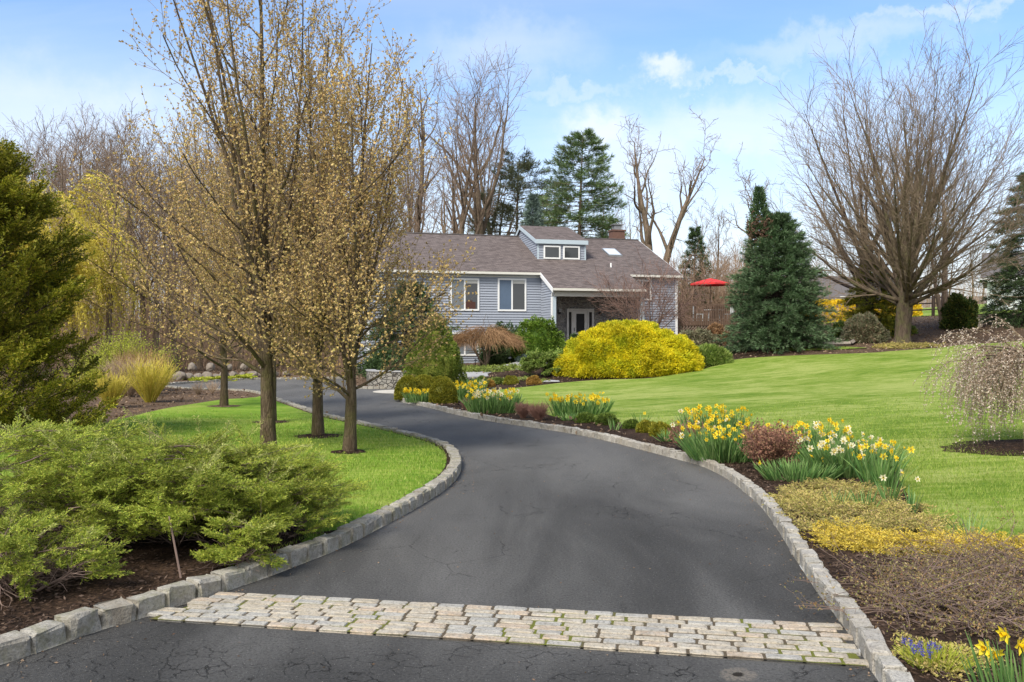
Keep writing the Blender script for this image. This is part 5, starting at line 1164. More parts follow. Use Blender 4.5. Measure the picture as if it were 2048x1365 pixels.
# ------------------------------------------------------------------ mounds and clipped shrubs
def mound(name, label, c, rx, ry, rz_, seed, n, mat, L, Wd, per=3, K=40, lump=.12, lr=.28, up=.4, spread=.5, inner=None, group=None, zlo=-.05, deep=.86, cat='shrub', power=2.0, stems=True, mats2=None, prof=None, coref=.80):
    r = RG(seed); base = np.asarray(c, float)
    d = nrm(r.normal(size=(n, 3))); d[:, 2] = np.abs(d[:, 2]) * (1 if zlo < 0 else 1) + zlo * r.random(n)
    d = nrm(d); kc = nrm(r.normal(size=(K, 3))); kc[:, 2] = np.abs(kc[:, 2]); dots = d @ kc.T
    b = np.exp(-((1 - dots) / (lr ** 2 / 2)) * 1.0).max(1) if lump else np.zeros(n)
    rad_ = (1 - lump + lump * 2 * b) * (deep + (1 - deep) * r.random(n) ** .6)
    # keep shoots only where a lump carries them, so shaded gaps open between the lumps
    E = d.copy()
    if power != 2.0:
        q = (np.abs(d[:, 0]) ** power + np.abs(d[:, 1]) ** power + np.abs(d[:, 2]) ** power) ** (1 / power); E = d / q[:, None]
    P = E * rad_[:, None]
    if prof is not None: s = prof(np.clip(P[:, 2], 0, 1)); P[:, 0] *= s; P[:, 1] *= s
    P = base + P * [rx, ry, rz_]; N = nrm(d / [rx, ry, rz_]); N[:, 2] += up
    g = Geo(); leaves(g, P, N, L, Wd, per, spread, r, 0)
    ms = [MAT[mat]]
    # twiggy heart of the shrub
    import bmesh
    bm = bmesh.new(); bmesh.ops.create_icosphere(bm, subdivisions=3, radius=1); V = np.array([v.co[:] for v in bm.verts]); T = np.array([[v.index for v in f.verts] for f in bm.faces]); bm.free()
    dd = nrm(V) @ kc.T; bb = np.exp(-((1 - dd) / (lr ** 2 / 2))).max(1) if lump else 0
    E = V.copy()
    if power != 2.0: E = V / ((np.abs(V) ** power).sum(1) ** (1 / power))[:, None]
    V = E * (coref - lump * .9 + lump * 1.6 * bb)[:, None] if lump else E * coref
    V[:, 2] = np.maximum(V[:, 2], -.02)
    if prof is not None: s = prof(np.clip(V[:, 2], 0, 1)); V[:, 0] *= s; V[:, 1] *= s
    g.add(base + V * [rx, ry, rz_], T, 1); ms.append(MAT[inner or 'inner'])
    o = mk(name, g, ms, base); return setp(o, label, cat, group)
b = gp(1272, 757); b[2] -= .05
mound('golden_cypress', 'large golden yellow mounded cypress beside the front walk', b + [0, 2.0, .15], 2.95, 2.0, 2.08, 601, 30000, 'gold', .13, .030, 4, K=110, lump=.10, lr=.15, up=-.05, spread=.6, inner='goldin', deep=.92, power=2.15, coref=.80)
mound('green_juniper', 'small green juniper tucked against the right end of the golden mound', gp(1428, 735) + [0, .8, 0], .85, .7, .75, 602, 1700, 'tam', .2, .03, 4, K=14, lump=.2, lr=.5, up=.1, inner='boxg')
b = gp(862, 782); b[1] += 1.3; b[2] = max(b[2], .1)
mound('dwarf_conifer', 'cone-shaped dwarf conifer with cloudy billows at the corner of the walk', b, 1.12, 1.12, 2.72, 603, 22000, 'dwarf', .07, .02, 4, K=60, lump=.17, lr=.17, up=.1, deep=.95, inner='dwarf', prof=lambda z: np.interp(z, [0, .15, .45, .8, 1], [1, 1.05, 1.02, .92, .8]), coref=.82)
for px, py, w, h, sd, lb in ((816, 800, 29, 44, 1, 'clipped boxwood ball farthest left at the tip of the bed'), (884, 808, 28, 46, 2, 'clipped boxwood ball between two daffodil clumps'), (846, 790, 27, 36, 3, 'clipped boxwood ball half hidden behind the first daffodils'), (880, 788, 26, 32, 4, 'clipped boxwood ball behind the front one, below the dwarf conifer')):
    b = gp(px, py); s = b[1] / F; b[1] += w * s * .9; mound('boxwood_ball', lb, b, w * s, w * s, h * s * 1.02, 610 + sd, 3200, 'box', .05, .03, 3, K=30, lump=.03, lr=.3, up=.1, deep=.93, group='clipped boxwood balls', inner='box', power=2.4, coref=.93)
for px, py, w, h, mt, lb in ((962, 771, 13, 16, 'boxg', 'small green round shrub farthest left below the walk wall'), (979, 775, 10, 13, 'boxo', 'small orange-brown round shrub below the walk wall'), (998, 769, 14, 12, 'boxg', 'small green round shrub left of the yellowish one below the walk wall'),
                              (1022, 770, 14, 17, 'box', 'small yellow-green round shrub below the walk wall'), (1067, 770, 14, 17, 'boxo', 'small golden brown round shrub right of the yellowish one'), (1171, 846, 20, 16, 'boxg', 'low dark green shrub in front of the middle daffodils'), (1214, 851, 24, 19, 'boxg', 'low dark green shrub right of the middle daffodils'),
                              (1265, 858, 16, 15, 'boxg', 'first of three low green shrubs in the narrow bed, farthest from the camera'), (1296, 866, 20, 20, 'box', 'middle one of three low green shrubs in the narrow bed'), (1323, 874, 23, 25, 'box', 'nearest of three low green shrubs in the narrow bed')):
    b = gp(px, py); s = b[1] / F; b[1] += w * s * .6; mound('low_shrub', lb, b, w * s, w * s * .9, h * s, 630 + px, 900, mt, .05, .022, 3, K=12, lump=.15, lr=.5, up=.3, inner=mt, group='low shrubs along the beds', coref=.8)
D = 46.0
for nm, px, D, rx, ry, h, mt, n, lb in (('rhododendron', 1078, 46.2, 1.35, 1.0, 2.15, 'rhodo', 5200, 'glossy mid-green rhododendron left of the porch post'), ('yew_shrub', 1008, 47.2, 1.35, .9, 2.05, 'darkspr', 4200, 'dark green shrub between the weeping maple and the rhododendron'),
                          ('yew_shrub', 795, 41.5, 1.5, 1.0, 1.45, 'darkspr', 4200, 'dark rounded evergreen on top of the curved stone wall'), ('blue_juniper', 1066, 44.5, .85, .6, .42, 'greyblue', 1500, 'low blue-grey juniper at the foot of the rhododendron'),
                          ('holly_shrub', 1155, 45.8, .55, .5, .85, 'darkspr', 1200, 'small dark evergreen beside the front door step'),
                          ('round_shrub', 1920, 43.5, .82, .75, 1.6, 'darkleaf', 4200, 'dark round shrub with bronzed leaf tips near the pale boulder'), ('variegated_shrub', 1734, 41.8, 1.06, .8, 1.25, 'variegated', 4200, 'grey-green dome-shaped shrub left of the great maple trunk'),
                          ('green_shrub', 1686, 44, .62, .6, .8, 'darkleaf', 1500, 'small dark green shrub right of the blue spruce'), ('evergreen_tuft', 1775, 43.5, 1.3, .7, .75, 'boxg', 1800, 'low bright evergreen spreading behind the great maple trunk'),
                          ('grey_shrub', 1395, 44.5, 1.1, .6, .85, 'variegated', 2200, 'greyish leafy shrub below the deck lattice'), ('brown_shrub', 1425, 45.5, .9, .6, 1.0, 'rustwig', 1800, 'rusty brown shrub below the deck right of the grey one')):
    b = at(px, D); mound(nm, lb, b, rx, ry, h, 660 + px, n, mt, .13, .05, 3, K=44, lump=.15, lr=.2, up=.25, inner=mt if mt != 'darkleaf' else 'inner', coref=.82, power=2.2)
# feathery low juniper left of the golden mound
juniper('feathery_juniper', 'feathery green juniper between the walk and the golden mound', gp(1098, 757) + [0, 1.2, 0], 1.0, .85, 1.05, 520, 620, 'tam', 'tam', L=.6, bl=.13, lf=.09, lw=.028, nb=9, nl=4, dead=20)
# ground covers
def cover(name, label, pts, seed, n, mat, h=.09, L=.28, bl=.07, lf=.03, lw=.010, nb=12, nl=4, up=.0, cat='ground cover', dirn=None):
    r = RG(seed); poly = np.array([gp(*p)[:2] for p in pts]); lo, hi = poly.min(0), poly.max(0)
    P = np.c_[r.uniform(lo[0], hi[0], n * 6), r.uniform(lo[1], hi[1], n * 6)]; P = P[inside(P, poly)][:n]; P = P[dist_poly(P, DRIVE) > .24]; dd = dist_poly(P, poly); z = gz(P)
    kp = np.sin(P[:, 1] * 8 + 1.6 * np.sin(P[:, 0] * 2.2) + seed) + .8 * np.sin(P[:, 0] * 4.1 + P[:, 1] * 3) > -.25 if h < .11 else np.ones(len(P), bool); P, dd, z = P[kp], dd[kp], z[kp]
    hh = h * np.clip(dd / .3, .25, 1) * (1 + .4 * np.sin(P[:, 0] * 5) * np.sin(P[:, 1] * 4)); az = r.random(len(P)) * 6.283 if dirn is None else dirn + r.normal(size=len(P)) * .7
    g = Geo(); el = r.uniform(-.05, .35, len(P)); D = np.c_[np.cos(az), np.sin(az), np.sin(el)]
    P0 = np.c_[P, z + hh * r.random(len(P)) ** .5]; plumes(g, r, P0, D, L * r.uniform(.6, 1.2, len(P)), nb, bl, lf, lw, nl, up=-.03, wig=.08, gs=g, ms=1, stem_r=.003)
    return setp(mk(name, g, [MAT[mat], MAT['deadtwig']]), label, cat, kind='stuff')
z4 = lambda L: [(1350 + x / 2.334, 780 + y / 2.334) for x, y in L]
cover('creeping_juniper', 'khaki-green creeping juniper mat beside the daffodils', z4([(430, 492), (560, 470), (700, 445), (900, 472), (1040, 520), (1130, 570), (1200, 640), (1330, 710), (1180, 710), (1000, 690), (830, 660), (700, 668), (600, 655), (470, 625), (520, 600), (450, 560), (500, 540)]), 701, 2900, 'khaki', .06)
cover('creeping_juniper', 'bright golden creeping juniper mat below the khaki one', z4([(700, 690), (790, 660), (960, 680), (1200, 712), (1420, 712), (1700, 730), (1900, 760), (1800, 800), (1560, 790), (1330, 762), (1150, 775), (1030, 745), (950, 765), (850, 740), (700, 742), (760, 715)]), 702, 1900, 'yellowmat', .06)
cover('ground_cover', 'green ground cover strip between the walk and the weeping maple', [(915, 741), (1040, 733), (1045, 739), (1000, 744), (920, 750)], 703, 700, 'cover', .12, L=.35, bl=.12, lf=.10, lw=.04, nb=8, nl=3)
cover('ground_cover', 'yellow-green ground cover below the boulders at the drive bend', [(385, 762), (500, 755), (505, 760), (440, 764), (390, 767)], 704, 600, 'lime', .14, L=.35, bl=.12, lf=.10, lw=.05, nb=8, nl=3)
cover('ground_cover', 'pale sedum cover round the foot of the great maple', [(1735, 697), (1790, 691), (1868, 691), (1880, 695), (1800, 699)], 705, 700, 'khaki', .08, L=.3, bl=.1, lf=.08, lw=.03, nb=8, nl=3)
cover('ground_cover', 'fresh green bulbs leaves below the walk wall', [(930, 765), (1090, 760), (1090, 766), (950, 775)], 706, 260, 'cover', .10, L=.3, bl=.1, lf=.1, lw=.03, nb=6, nl=3)
cover('moss_patch', 'mossy green and rust patch under the grape hyacinths', z4([(1080, 1180), (1200, 1150), (1400, 1170), (1480, 1230), (1400, 1330), (1200, 1340), (1090, 1270)]), 707, 260, 'khaki', .03, L=.14, bl=.05, lf=.025, lw=.012, nb=8, nl=3)
# ------------------------------------------------------------------ weeping and twiggy plants
def strands(g, r, P0, D0, L, M, up, wig, rad, k=3, m=0, leaf=None):
    Q = walk(r, P0, D0, L, M, up, wig); tubes(g, Q, np.linspace(1, .35, M)[None] * np.full((len(P0), 1), rad), k, m)
    if leaf:
        l, w, per, pr, mm = leaf; f = Q[:, 1:].reshape(-1, 3); T = nrm(np.diff(Q, axis=1)).reshape(-1, 3); s = r.random(len(f)) < pr; a = r.random((s.sum(), 1)) * 0
        off = r.random((s.sum(), 1)) * (np.broadcast_to(L, (len(P0),)).mean() / M); leaves(g, f[s] - T[s] * off, T[s] + [0, 0, .0], l, w, per, .7, r, mm)
    return Q
# willow
r = RG(801); b = at(10, 46); H = 12.2; t = thing('weeping_willow', 'yellow weeping willow behind the cedar at left', 'tree', b)
gb, gc = Geo(), Geo(); Pt = walk(r, b[None], np.array([[.05, 0, 1.]]), 5, 8, 0, .03); tubes(gb, Pt, np.linspace(.4, .25, 8)[None], 8)
A, a = grow(r, Pt, np.full((1, 8), .3), 16, .4, 1, (.25, .8), (5, 7.2), 9, -.02, .06, .5, .03); tubes(gb, A, a, 5)
B, b_ = grow(r, A, a, 12, .3, 1, (.4, .9), (1.2, 2.4), 6, -.12, .08, .5, .012); tubes(gc, B, b_, 3)
i = r.integers(0, len(B), 2600); j = r.integers(2, 6, 2600); P0 = B[i, j]; D0 = nrm(np.c_[P0[:, :2] - b[:2], np.zeros(2600)]) * .5 + np.array([0, 0, .15])
strands(gc, r, P0, D0, r.uniform(1.8, 4.6, 2600), 12, -.32, .07, .009, 3, 1, (.18, .045, 3, .95, 1))
mk('trunk', gb, MAT['bark_grey'], b, t); mk('crown', gc, [MAT['twig_grey'], MAT['willow']], b, t)
# lime-green low tree
r = RG(802); b = at(245, 33); t = thing('lime_green_bush', 'spreading bush with fresh lime-green leaves behind the yellow twigs', 'shrub', b); gb, gc = Geo(), Geo()
Pt = walk(r, np.repeat(b[None], 5, 0), np.c_[r.normal(size=(5, 2)) * .5, np.ones(5)], 1.1, 6, 0, .1); tubes(gb, Pt, np.linspace(.06, .03, 6)[None] * np.ones((5, 1)), 5)
A, a = grow(r, Pt, np.full((5, 6), .03), 12, .3, 1, (.7, 1.3), (.9, 1.8), 7, .02, .1, .7, .01); tubes(gb, A, a, 4)
B, b_ = grow(r, A, a, 9, .2, 1, (.5, 1.1), (.4, .8), 5, .0, .12, .7, .005); tubes(gb, B, b_, 3)
f = np.vstack([B.reshape(-1, 3), A[:, 2:].reshape(-1, 3)]); f = np.repeat(f, 5, 0) + r.normal(size=(len(f) * 5, 3)) * [.16, .16, .09]; leaves(gc, f, r.normal(size=f.shape) + [0, 0, .3], .055, .03, 2, .6, r)
mk('stem', gb, MAT['twig_pear'], b, t); mk('crown', gc, MAT['lime'], b, t)
# yellow-twig dogwoods and the tan shrub behind
def fan(name, label, b, H, spread, n, mat, seed, rad=.007, tw=5, group=None, curve=.02):
    r = RG(seed); g = Geo(); az = r.random(n) * 6.283; k = r.random(n) ** .6 * spread
    Q = walk(r, b + np.c_[np.cos(az) * .12 * H, np.sin(az) * .12 * H, np.zeros(n)] * r.random((n, 1)), np.c_[np.cos(az) * k, np.sin(az) * k, np.ones(n)], H * r.uniform(.7, 1.1, n), 7, curve, .05)
    tubes(g, Q, np.linspace(1, .4, 7)[None] * np.full((n, 1), rad), 4)
    if tw: A, a = grow(r, Q, np.full(Q.shape[:2], rad * .7), tw, .35, 1, (.25, .6), (H * .15, H * .35), 4, .03, .06, .8, rad * .35); tubes(g, A, a, 3)
    return setp(mk(name, g, MAT[mat], b), label, 'shrub', group)
fan('yellow_twig_dogwood', 'larger yellow-stemmed dogwood beside the drive bend', gp(300, 805), 1.25, .75, 230, 'ygstem', 811, .008, 5)
fan('yellow_twig_dogwood', 'smaller yellow-stemmed dogwood next to the cedar', gp(222, 816), .95, .65, 170, 'ygstem', 812, .008, 5)
fan('tan_shrub', 'tangled tan shrub between the two yellow dogwoods', at(255, 29.5), 1.25, .8, 240, 'tan', 813, .006, 8)
fan('tan_shrub', 'purplish brown twiggy shrub behind the larger yellow dogwood', at(285, 31), 1.5, .8, 230, 'rustwig', 814, .006, 8)
for px, py, lb in ((396, 790, 'small dry tuft on the mulch left of the slim pear trunk'), (425, 787, 'small dry tuft on the mulch behind the slim pear trunk')):
    fan('dry_tuft', lb, gp(px, py), .45, .8, 60, 'tan', 815 + px, .005, 3)
# rust-brown threadleaf maple by the house
def weeper(name, label, b, rx, ry, H, n, seed, twig, mat, Lr=(.5, 1.0), rad=.005, leaf=None, cat='shrub', bark='bark_grey', tr=.06, droop=-.22, htop=.80):
    r = RG(seed); t = thing(name, label, cat, b); gb, gc = Geo(), Geo(); k = 7; az = np.arange(k) * 6.283 / k + r.random(k)
    Q = walk(r, np.repeat(b[None], k, 0), np.c_[np.cos(az) * .55, np.sin(az) * .55, np.ones(k)], H * .95, 8, -.03, .12); tubes(gb, Q, np.linspace(tr, tr * .3, 8)[None] * np.ones((k, 1)), 6)
    A, a = grow(r, Q, np.full(Q.shape[:2], tr * .4), 8, .3, 1, (.6, 1.2), (rx * .35, rx * .6), 6, -.02, .14, .8, tr * .12); tubes(gb, A, a, 4)
    az = r.random(n) * 6.283; q = r.random(n) ** .55 * .88; z = H * htop * np.sqrt(np.clip(1 - q ** 2, 0, 1)) ** .8 * (1 + .08 * np.sin(az * 4)) + H * (.98 - htop) ; P0 = b + np.c_[np.cos(az) * q * rx, np.sin(az) * q * ry, z * r.uniform(.82, 1.0, n)]
    D0 = np.c_[np.cos(az), np.sin(az), r.uniform(.1, .6, n)]; strands(gc, r, P0, D0, r.uniform(Lr[0], Lr[1], n) * rx, 9, droop, .16, rad, 3, 0, leaf)
    mk('trunk', gb, MAT[bark], b, t); mk('crown', gc, [twig] + ([MAT[mat]] if mat else []), b, t); return t
weeper('threadleaf_maple', 'rust-brown mounded weeping maple in front of the lower window', at(972, 44.6), 1.95, 1.35, 2.2, 3000, 821, MAT['rustwig'], None, (.18, .42), .0075)
# weeping cherry at the right
b = gp(2122, 895); r = RG(831); t = thing('weeping_cherry', 'weeping cherry with pale pink buds hanging over the lawn at the right edge', 'tree', b); gb, gc = Geo(), Geo()
Pt = walk(r, b[None] + [0, 0, -.05], np.array([[-.05, 0, 1.]]), 1.38, 7, 0, .04); tubes(gb, Pt, np.linspace(.10, .075, 7)[None], 8)
k = 13; az = np.concatenate([np.linspace(2.3, 4.1, 8), np.linspace(-1.6, 1.6, 5)]); top = Pt[0, -1]
Q = walk(r, top + r.normal(size=(k, 3)) * .04, np.c_[np.cos(az), np.sin(az) * .8, r.uniform(.45, .95, k)], r.uniform(1.1, 1.75, k), 10, -.13, .09); tubes(gb, Q, np.linspace(.042, .010, 10)[None] * np.ones((k, 1)), 6)
A, a = grow(r, Q, np.linspace(.03, .01, 10)[None] * np.ones((k, 1)), 13, .2, 1, (.5, 1.1), (.5, .95), 9, -.15, .1, .6, .0035); tubes(gc, A, a, 4)
B, b_ = grow(r, A, a, 7, .2, 1, (.3, .9), (.4, .8), 9, -.30, .09, .6, .0025); tubes(gc, B, b_, 3)
f = np.vstack([B[:, 1:].reshape(-1, 3), A[:, 2:].reshape(-1, 3)]); f = np.vstack([f, f + r.normal(size=f.shape) * .018]); f = f[r.random(len(f)) < .62]; leaves(gc, f, r.normal(size=f.shape) + [0, 0, -.3], .027, .018, 3, .8, r, 1)
mk('trunk', gb, MAT['bark_grey'], b, t); mk('crown', gc, [MAT['twig_pear'], MAT['pinkbud']], b, t)
# forsythia hedge
for px, D, w, lb in ((1672, 60, 2.1, 'bright yellow forsythia hedge left of the dark evergreen'), (1790, 61, 1.5, 'yellow forsythia seen just right of the great maple trunk')):
    b = at(px, D); top = CH - (606 - 682.5) / F * D; mound('forsythia', lb, b, w, 1.0, top - b[2], 840 + px, 2600, 'forsythia', .16, .09, 3, K=24, lump=.12, lr=.5, up=.8, spread=.6, inner='tan', power=4)
# reddish twiggy spireas
def tw(label, px, py, w, h, seed, n=900, mat='spirea', leafy=True):
    b = gp(px, py); s = b[1] / F; b[1] += w * s * .5; r = RG(seed); g = Geo(); H = h * s * (.88 if leafy else 1); k = n // (11 if leafy else 7); az = r.random(k) * 6.283; q = r.random(k) ** .6
    Q = walk(r, b + np.c_[np.cos(az), np.sin(az), np.zeros(k)] * .25 * w * s * r.random((k, 1)), np.c_[np.cos(az) * q * w / h * (1.25 if leafy else .8), np.sin(az) * q * w / h * (1.25 if leafy else .8), np.ones(k)], H * r.uniform(.55, 1.2, k), 6, .02, .11); tubes(g, Q, np.linspace(.004, .0025, 6)[None] * np.ones((k, 1)), 3, 1)
    A, a = grow(r, Q, np.full(Q.shape[:2], .003), 8, .25, 1, (.3, .8), (H * .2, H * .4), 4, .05, .1, .8, .002); tubes(g, A, a, 3, 1)
    if leafy: f = A[:, 1:].reshape(-1, 3); leaves(g, f, r.normal(size=f.shape) + [0, 0, .6], .042, .018, 3, .6, r, 0)
    return setp(mk('spirea', g, [MAT[mat], MAT['twigred']], b), label, 'shrub', 'reddish twiggy shrubs in the right bed')
MAT['twigred'] = simple('reddish_twig', (.24, .13, .10), .9, .3, 3)
tw('small reddish twig mound left of the white daffodils', 934, 822, 16, 20, 851, 700, leafy=False)
tw('left half of the reddish twig pair in the middle of the bed', 1046, 838, 22, 26, 852, 900, leafy=False)
tw('right half of the reddish twig pair, wider and nearer the kerb', 1078, 842, 29, 30, 853, 1200, leafy=False)
tw('reddish leafy shrub left of the big daffodil clump', 1385, 905, 34, 52, 854, 1300)
tw('larger reddish leafy shrub between the two biggest daffodil clumps', 1548, 948, 48, 88, 855, 2100)
# ------------------------------------------------------------------ daffodils
def plain(name, c, rough=.5, tr=.3):
    m, nt = newmat(name); b = nd(nt, 'BsdfPrincipled', {'Base Color': (*c, 1), 'Roughness': rough, 'Specular IOR Level': .2}); t = nd(nt, 'BsdfTranslucent', {0: (*c, 1)})
    nd(nt, 'OutputMaterial', {0: nd(nt, 'MixShader', {0: tr, 1: b.outputs[0], 2: t.outputs[0]})}); return m
MAT['petalY'] = plain('yellow_petal', (.84, .66, .04)); MAT['petalW'] = plain('cream_petal', (.80, .76, .52)); MAT['cup'] = plain('golden_cup', (.84, .55, .01)); MAT['cupY'] = plain('yellow_cup', (.80, .62, .10)); MAT['stemG'] = plain('green_stem', (.12, .22, .04))
MAT['strap'] = leafmat('daffodil_leaf', [(.06, .14, .04), (.10, .21, .055), (.17, .29, .08), (.24, .34, .13)], .45, .2, .15, 3)
def flower_mesh(kind, seed):
    r = RG(seed); g = Geo(); cone = r.uniform(-.004, .012); op = r.uniform(.85, 1.1)
    for k in range(6):
        a = k * np.pi / 3 + r.normal() * .09; d = np.array([math.cos(a), math.sin(a), 0]); s = np.array([-math.sin(a), math.cos(a), 0]); z = np.array([0, 0, 1.]); l = r.uniform(.85, 1.12) * op; c = cone + r.normal() * .003
        g.add([d * .005, d * .024 * l + s * .0125 + z * (.003 + c * .5), d * .044 * l + z * (c + .001), d * .024 * l - s * .0125 + z * (.003 + c * .5 + .002)], [(0, 1, 2, 3)], 0)
    n = 8; a = np.arange(n) * 2 * np.pi / n; rr = [(.007, 0), (.009, .010), (.014 * r.uniform(.8, 1.1), .024)]; V = np.vstack([np.c_[np.cos(a) * q, np.sin(a) * q, np.full(n, h)] for q, h in rr]); i = np.arange(n)
    g.add(V, np.vstack([np.c_[i + j * n, (i + 1) % n + j * n, (i + 1) % n + (j + 1) * n, i + (j + 1) * n] for j in range(2)]), 1)
    me = mk('daffodil_bloom_src', g, [MAT['petalY'] if kind == 'Y' else MAT['petalW'], MAT['cup'] if kind == 'Y' else MAT['cupY']]); d = me.data; bpy.data.objects.remove(me); return d
FL = {k: [flower_mesh(k, 970 + i) for i in range(5)] for k in 'YW'}
def daffodils(label, px, py, rx, ry, seed, nleaf, nfl, mix=0.0, Hh=.36, sizes=1.15,  depth_up=True, lean=.35, group='daffodil clumps in the beds'):
    if nfl > 5: nfl = int(nfl * 1.45); nleaf = int(nleaf * 1.3); Hh *= 1.28; sizes *= 1.12
    b = gp(px, py); b[1] += ry; b[2] = g1(b[0], b[1]); r = RG(seed); t = thing('daffodil_clump', label, 'flowers', b, group)
    az = r.random(nleaf) * 6.283; q = r.random(nleaf) ** .5; P = b + np.c_[np.cos(az) * q * rx, np.sin(az) * q * ry, np.zeros(nleaf)]
    D = np.c_[np.cos(az) * q * lean + r.normal(size=nleaf) * .15, np.sin(az) * q * lean + r.normal(size=nleaf) * .15, np.ones(nleaf)]
    Q = walk(r, P, D, Hh * r.uniform(.7, 1.1, nleaf), 6, -.05, .05); S = nrm(np.cross(Q[:, -1] - Q[:, 0], r.normal(size=(nleaf, 3))))[:, None, :] * (np.array([.006, .0075, .0075, .0065, .0045, .001]) * sizes)[None, :, None]
    V = np.stack([Q - S, Q + S], 2).reshape(-1, 3); k = np.arange(nleaf)[:, None] * 12 + np.arange(5)[None] * 2; Fq = np.stack([k, k + 1, k + 3, k + 2], -1).reshape(-1, 4)
    g = Geo(); g.add(V, Fq, 0)
    az = r.random(nfl) * 6.283; q = r.random(nfl) ** .5; P = b + np.c_[np.cos(az) * q * rx * .95, np.sin(az) * q * ry * .95, np.zeros(nfl)]
    Q = walk(r, P, np.c_[np.cos(az) * q * lean * .8, np.sin(az) * q * lean * .8 - .08, np.ones(nfl)], Hh * r.uniform(.72, 1.2, nfl), 5, 0, .045); tubes(g, Q, np.full((nfl, 5), .0028), 3, 1)
    mk('leaves', g, [MAT['strap'], MAT['stemG']], b, t)
    for i in range(nfl):
        kd = 'W' if r.random() < mix else 'Y'; o = bpy.data.objects.new('bloom', FL[kd][i % 5]); COL.objects.link(o); o.parent = t; o.location = Q[i, -1] - b
        face = Vector((r.normal() * .9, -1 + r.normal() * .6, .1 + r.normal() * .4)); o.rotation_euler = face.to_track_quat('Z', 'Y').to_euler(); s = sizes * r.uniform(.68, 1.12); o.scale = (s, s, s)
    return t
daffodils('yellow daffodils at the tip of the bed before the first boxwood ball', 840, 808, .50, .3, 901, 200, 30, .05, .31, 1.4)
daffodils('yellow daffodils just right of the front boxwood ball', 928, 803, .65, .4, 902, 260, 36, .15, .42, 1.5)
daffodils('mixed white and yellow daffodils beside the small reddish twig mound', 985, 829, .68, .4, 903, 340, 46, .5, .44, 1.45)
daffodils('yellow daffodil clump in the middle of the bed, in front of the open lawn', 1162, 835, .74, .4, 904, 260, 44, .08, .40, 1.5)
daffodils('big yellow daffodil clump with long leaves beside the kerb', 1462, 928, .56, .5, 905, 520, 62, .12, .44, 1.1, lean=.6)
daffodils('yellow daffodils behind the big clump, nearest the lawn', 1440, 880, .65, .4, 906, 260, 40, .05, .42, 1.25)
daffodils('yellow daffodils right of the large reddish shrub', 1645, 925, .55, .4, 907, 300, 34, .15, .42, 1.15)
daffodils('cream white daffodils at the right end of the large group', 1722, 960, .55, .42, 908, 480, 48, .80, .42, 1.1, lean=.6)
daffodils('leafy daffodil clump with few flowers, low beside the kerb', 1612, 967, .50, .3, 909, 420, 5, 0, .30, 1.0, lean=.7)
daffodils('yellow daffodils on the lawn side at the end of the group', 1772, 985, .2, .2, 910, 90, 9, .1, .45, 1.1)
daffodils('pair of pale daffodils standing apart near the lawn edge', 1788, 1012, .08, .08, 911, 26, 2, 1, .42, 1.15)
daffodils('single pale daffodil farthest right by the lawn edge', 1828, 1028, .04, .04, 912, 14, 1, 1, .34, 1.2)
daffodils('flowerless daffodil leaves growing through the creeping juniper', 1740, 1030, .10, .08, 913, 34, 0, 0, .30, 1.0)
daffodils('thin flowerless daffodil leaves left in the creeping juniper', 1680, 1025, .10, .08, 914, 16, 0, 0, .28, .9)
daffodils('flowerless daffodil leaves beside the golden mat', 1945, 1088, .08, .06, 915, 14, 0, 0, .34, .9)
daffodils('blue-green bulb leaves between the low shrubs and reddish shrub', 1340, 885, .18, .15, 916, 80, 0, 0, .26, 1.1, lean=.9)
daffodils('small bulb leaves left of the low dark shrubs', 1140, 843, .22, .15, 917, 60, 0, 0, .24, 1.4, lean=.9)
daffodils('sparse daffodil leaves with one flower at the lawn edge', 1285, 852, .12, .1, 918, 18, 1, 0, .32, 1.3)
daffodils('three-leaved sprout in the narrow bed near the kerb', 1230, 862, .12, .1, 919, 12, 0, 0, .26, 1.3)
daffodils('green bulb leaves with one pale flower behind the daffodils near the walk', 955, 777, .5, .3, 920, 150, 3, 1, .38, 1.5)
# the nearest clump, cut off by the lower right corner
b = np.array([2.78, 4.55, SOIL]); r = RG(930); t = thing('daffodil_clump', 'nearest yellow daffodils, cut off by the lower right corner', 'flowers', b, 'daffodil clumps in the beds')
n = 95; az = r.random(n) * 6.283; q = r.random(n) ** .5; P = b + np.c_[np.cos(az) * q * .26, np.sin(az) * q * .2, np.zeros(n)]
Q = walk(r, P, np.c_[np.cos(az) * q * .35, np.sin(az) * q * .3, np.ones(n)], .36 * r.uniform(.65, 1.1, n), 7, -.03, .04); S = nrm(np.cross(Q[:, -1] - Q[:, 0], r.normal(size=(n, 3))))[:, None, :] * np.array([.005, .0065, .007, .0065, .0055, .004, .001])[None, :, None]
V = np.stack([Q - S, Q + S], 2).reshape(-1, 3); k = np.arange(n)[:, None] * 14 + np.arange(6)[None] * 2; g = Geo(); g.add(V, np.stack([k, k + 1, k + 3, k + 2], -1).reshape(-1, 4), 0)
tips = []
for (px, py, D) in ((1972, 1296, 4.75), (1990, 1306, 4.65), (2012, 1268, 4.6), (2040, 1290, 4.4)):
    e = W(px, py, D); f0 = b + [(e[0] - b[0]) * .5, (e[1] - b[1]) * .5, 0]; Qs = np.array([[f0, f0 * .55 + e * .45 + [0, 0, .02], e + [.02, .02, .005], e]]); tubes(g, Qs, np.full((1, 4), .0035), 5, 1); tips.append(e)
mk('leaves', g, [MAT['strap'], MAT['stemG']], b, t)
for e, d in zip(tips, ((-.8, -.5, .1), (.1, -.9, -.5), (-1, -.2, -.1), (.3, -1, 0))):
    o = bpy.data.objects.new('bloom', FL['Y'][0]); COL.objects.link(o); o.parent = t; o.location = e - b; o.rotation_euler = Vector(d).to_track_quat('Z', 'Y').to_euler(); o.scale = (1.2, 1.2, 1.35)
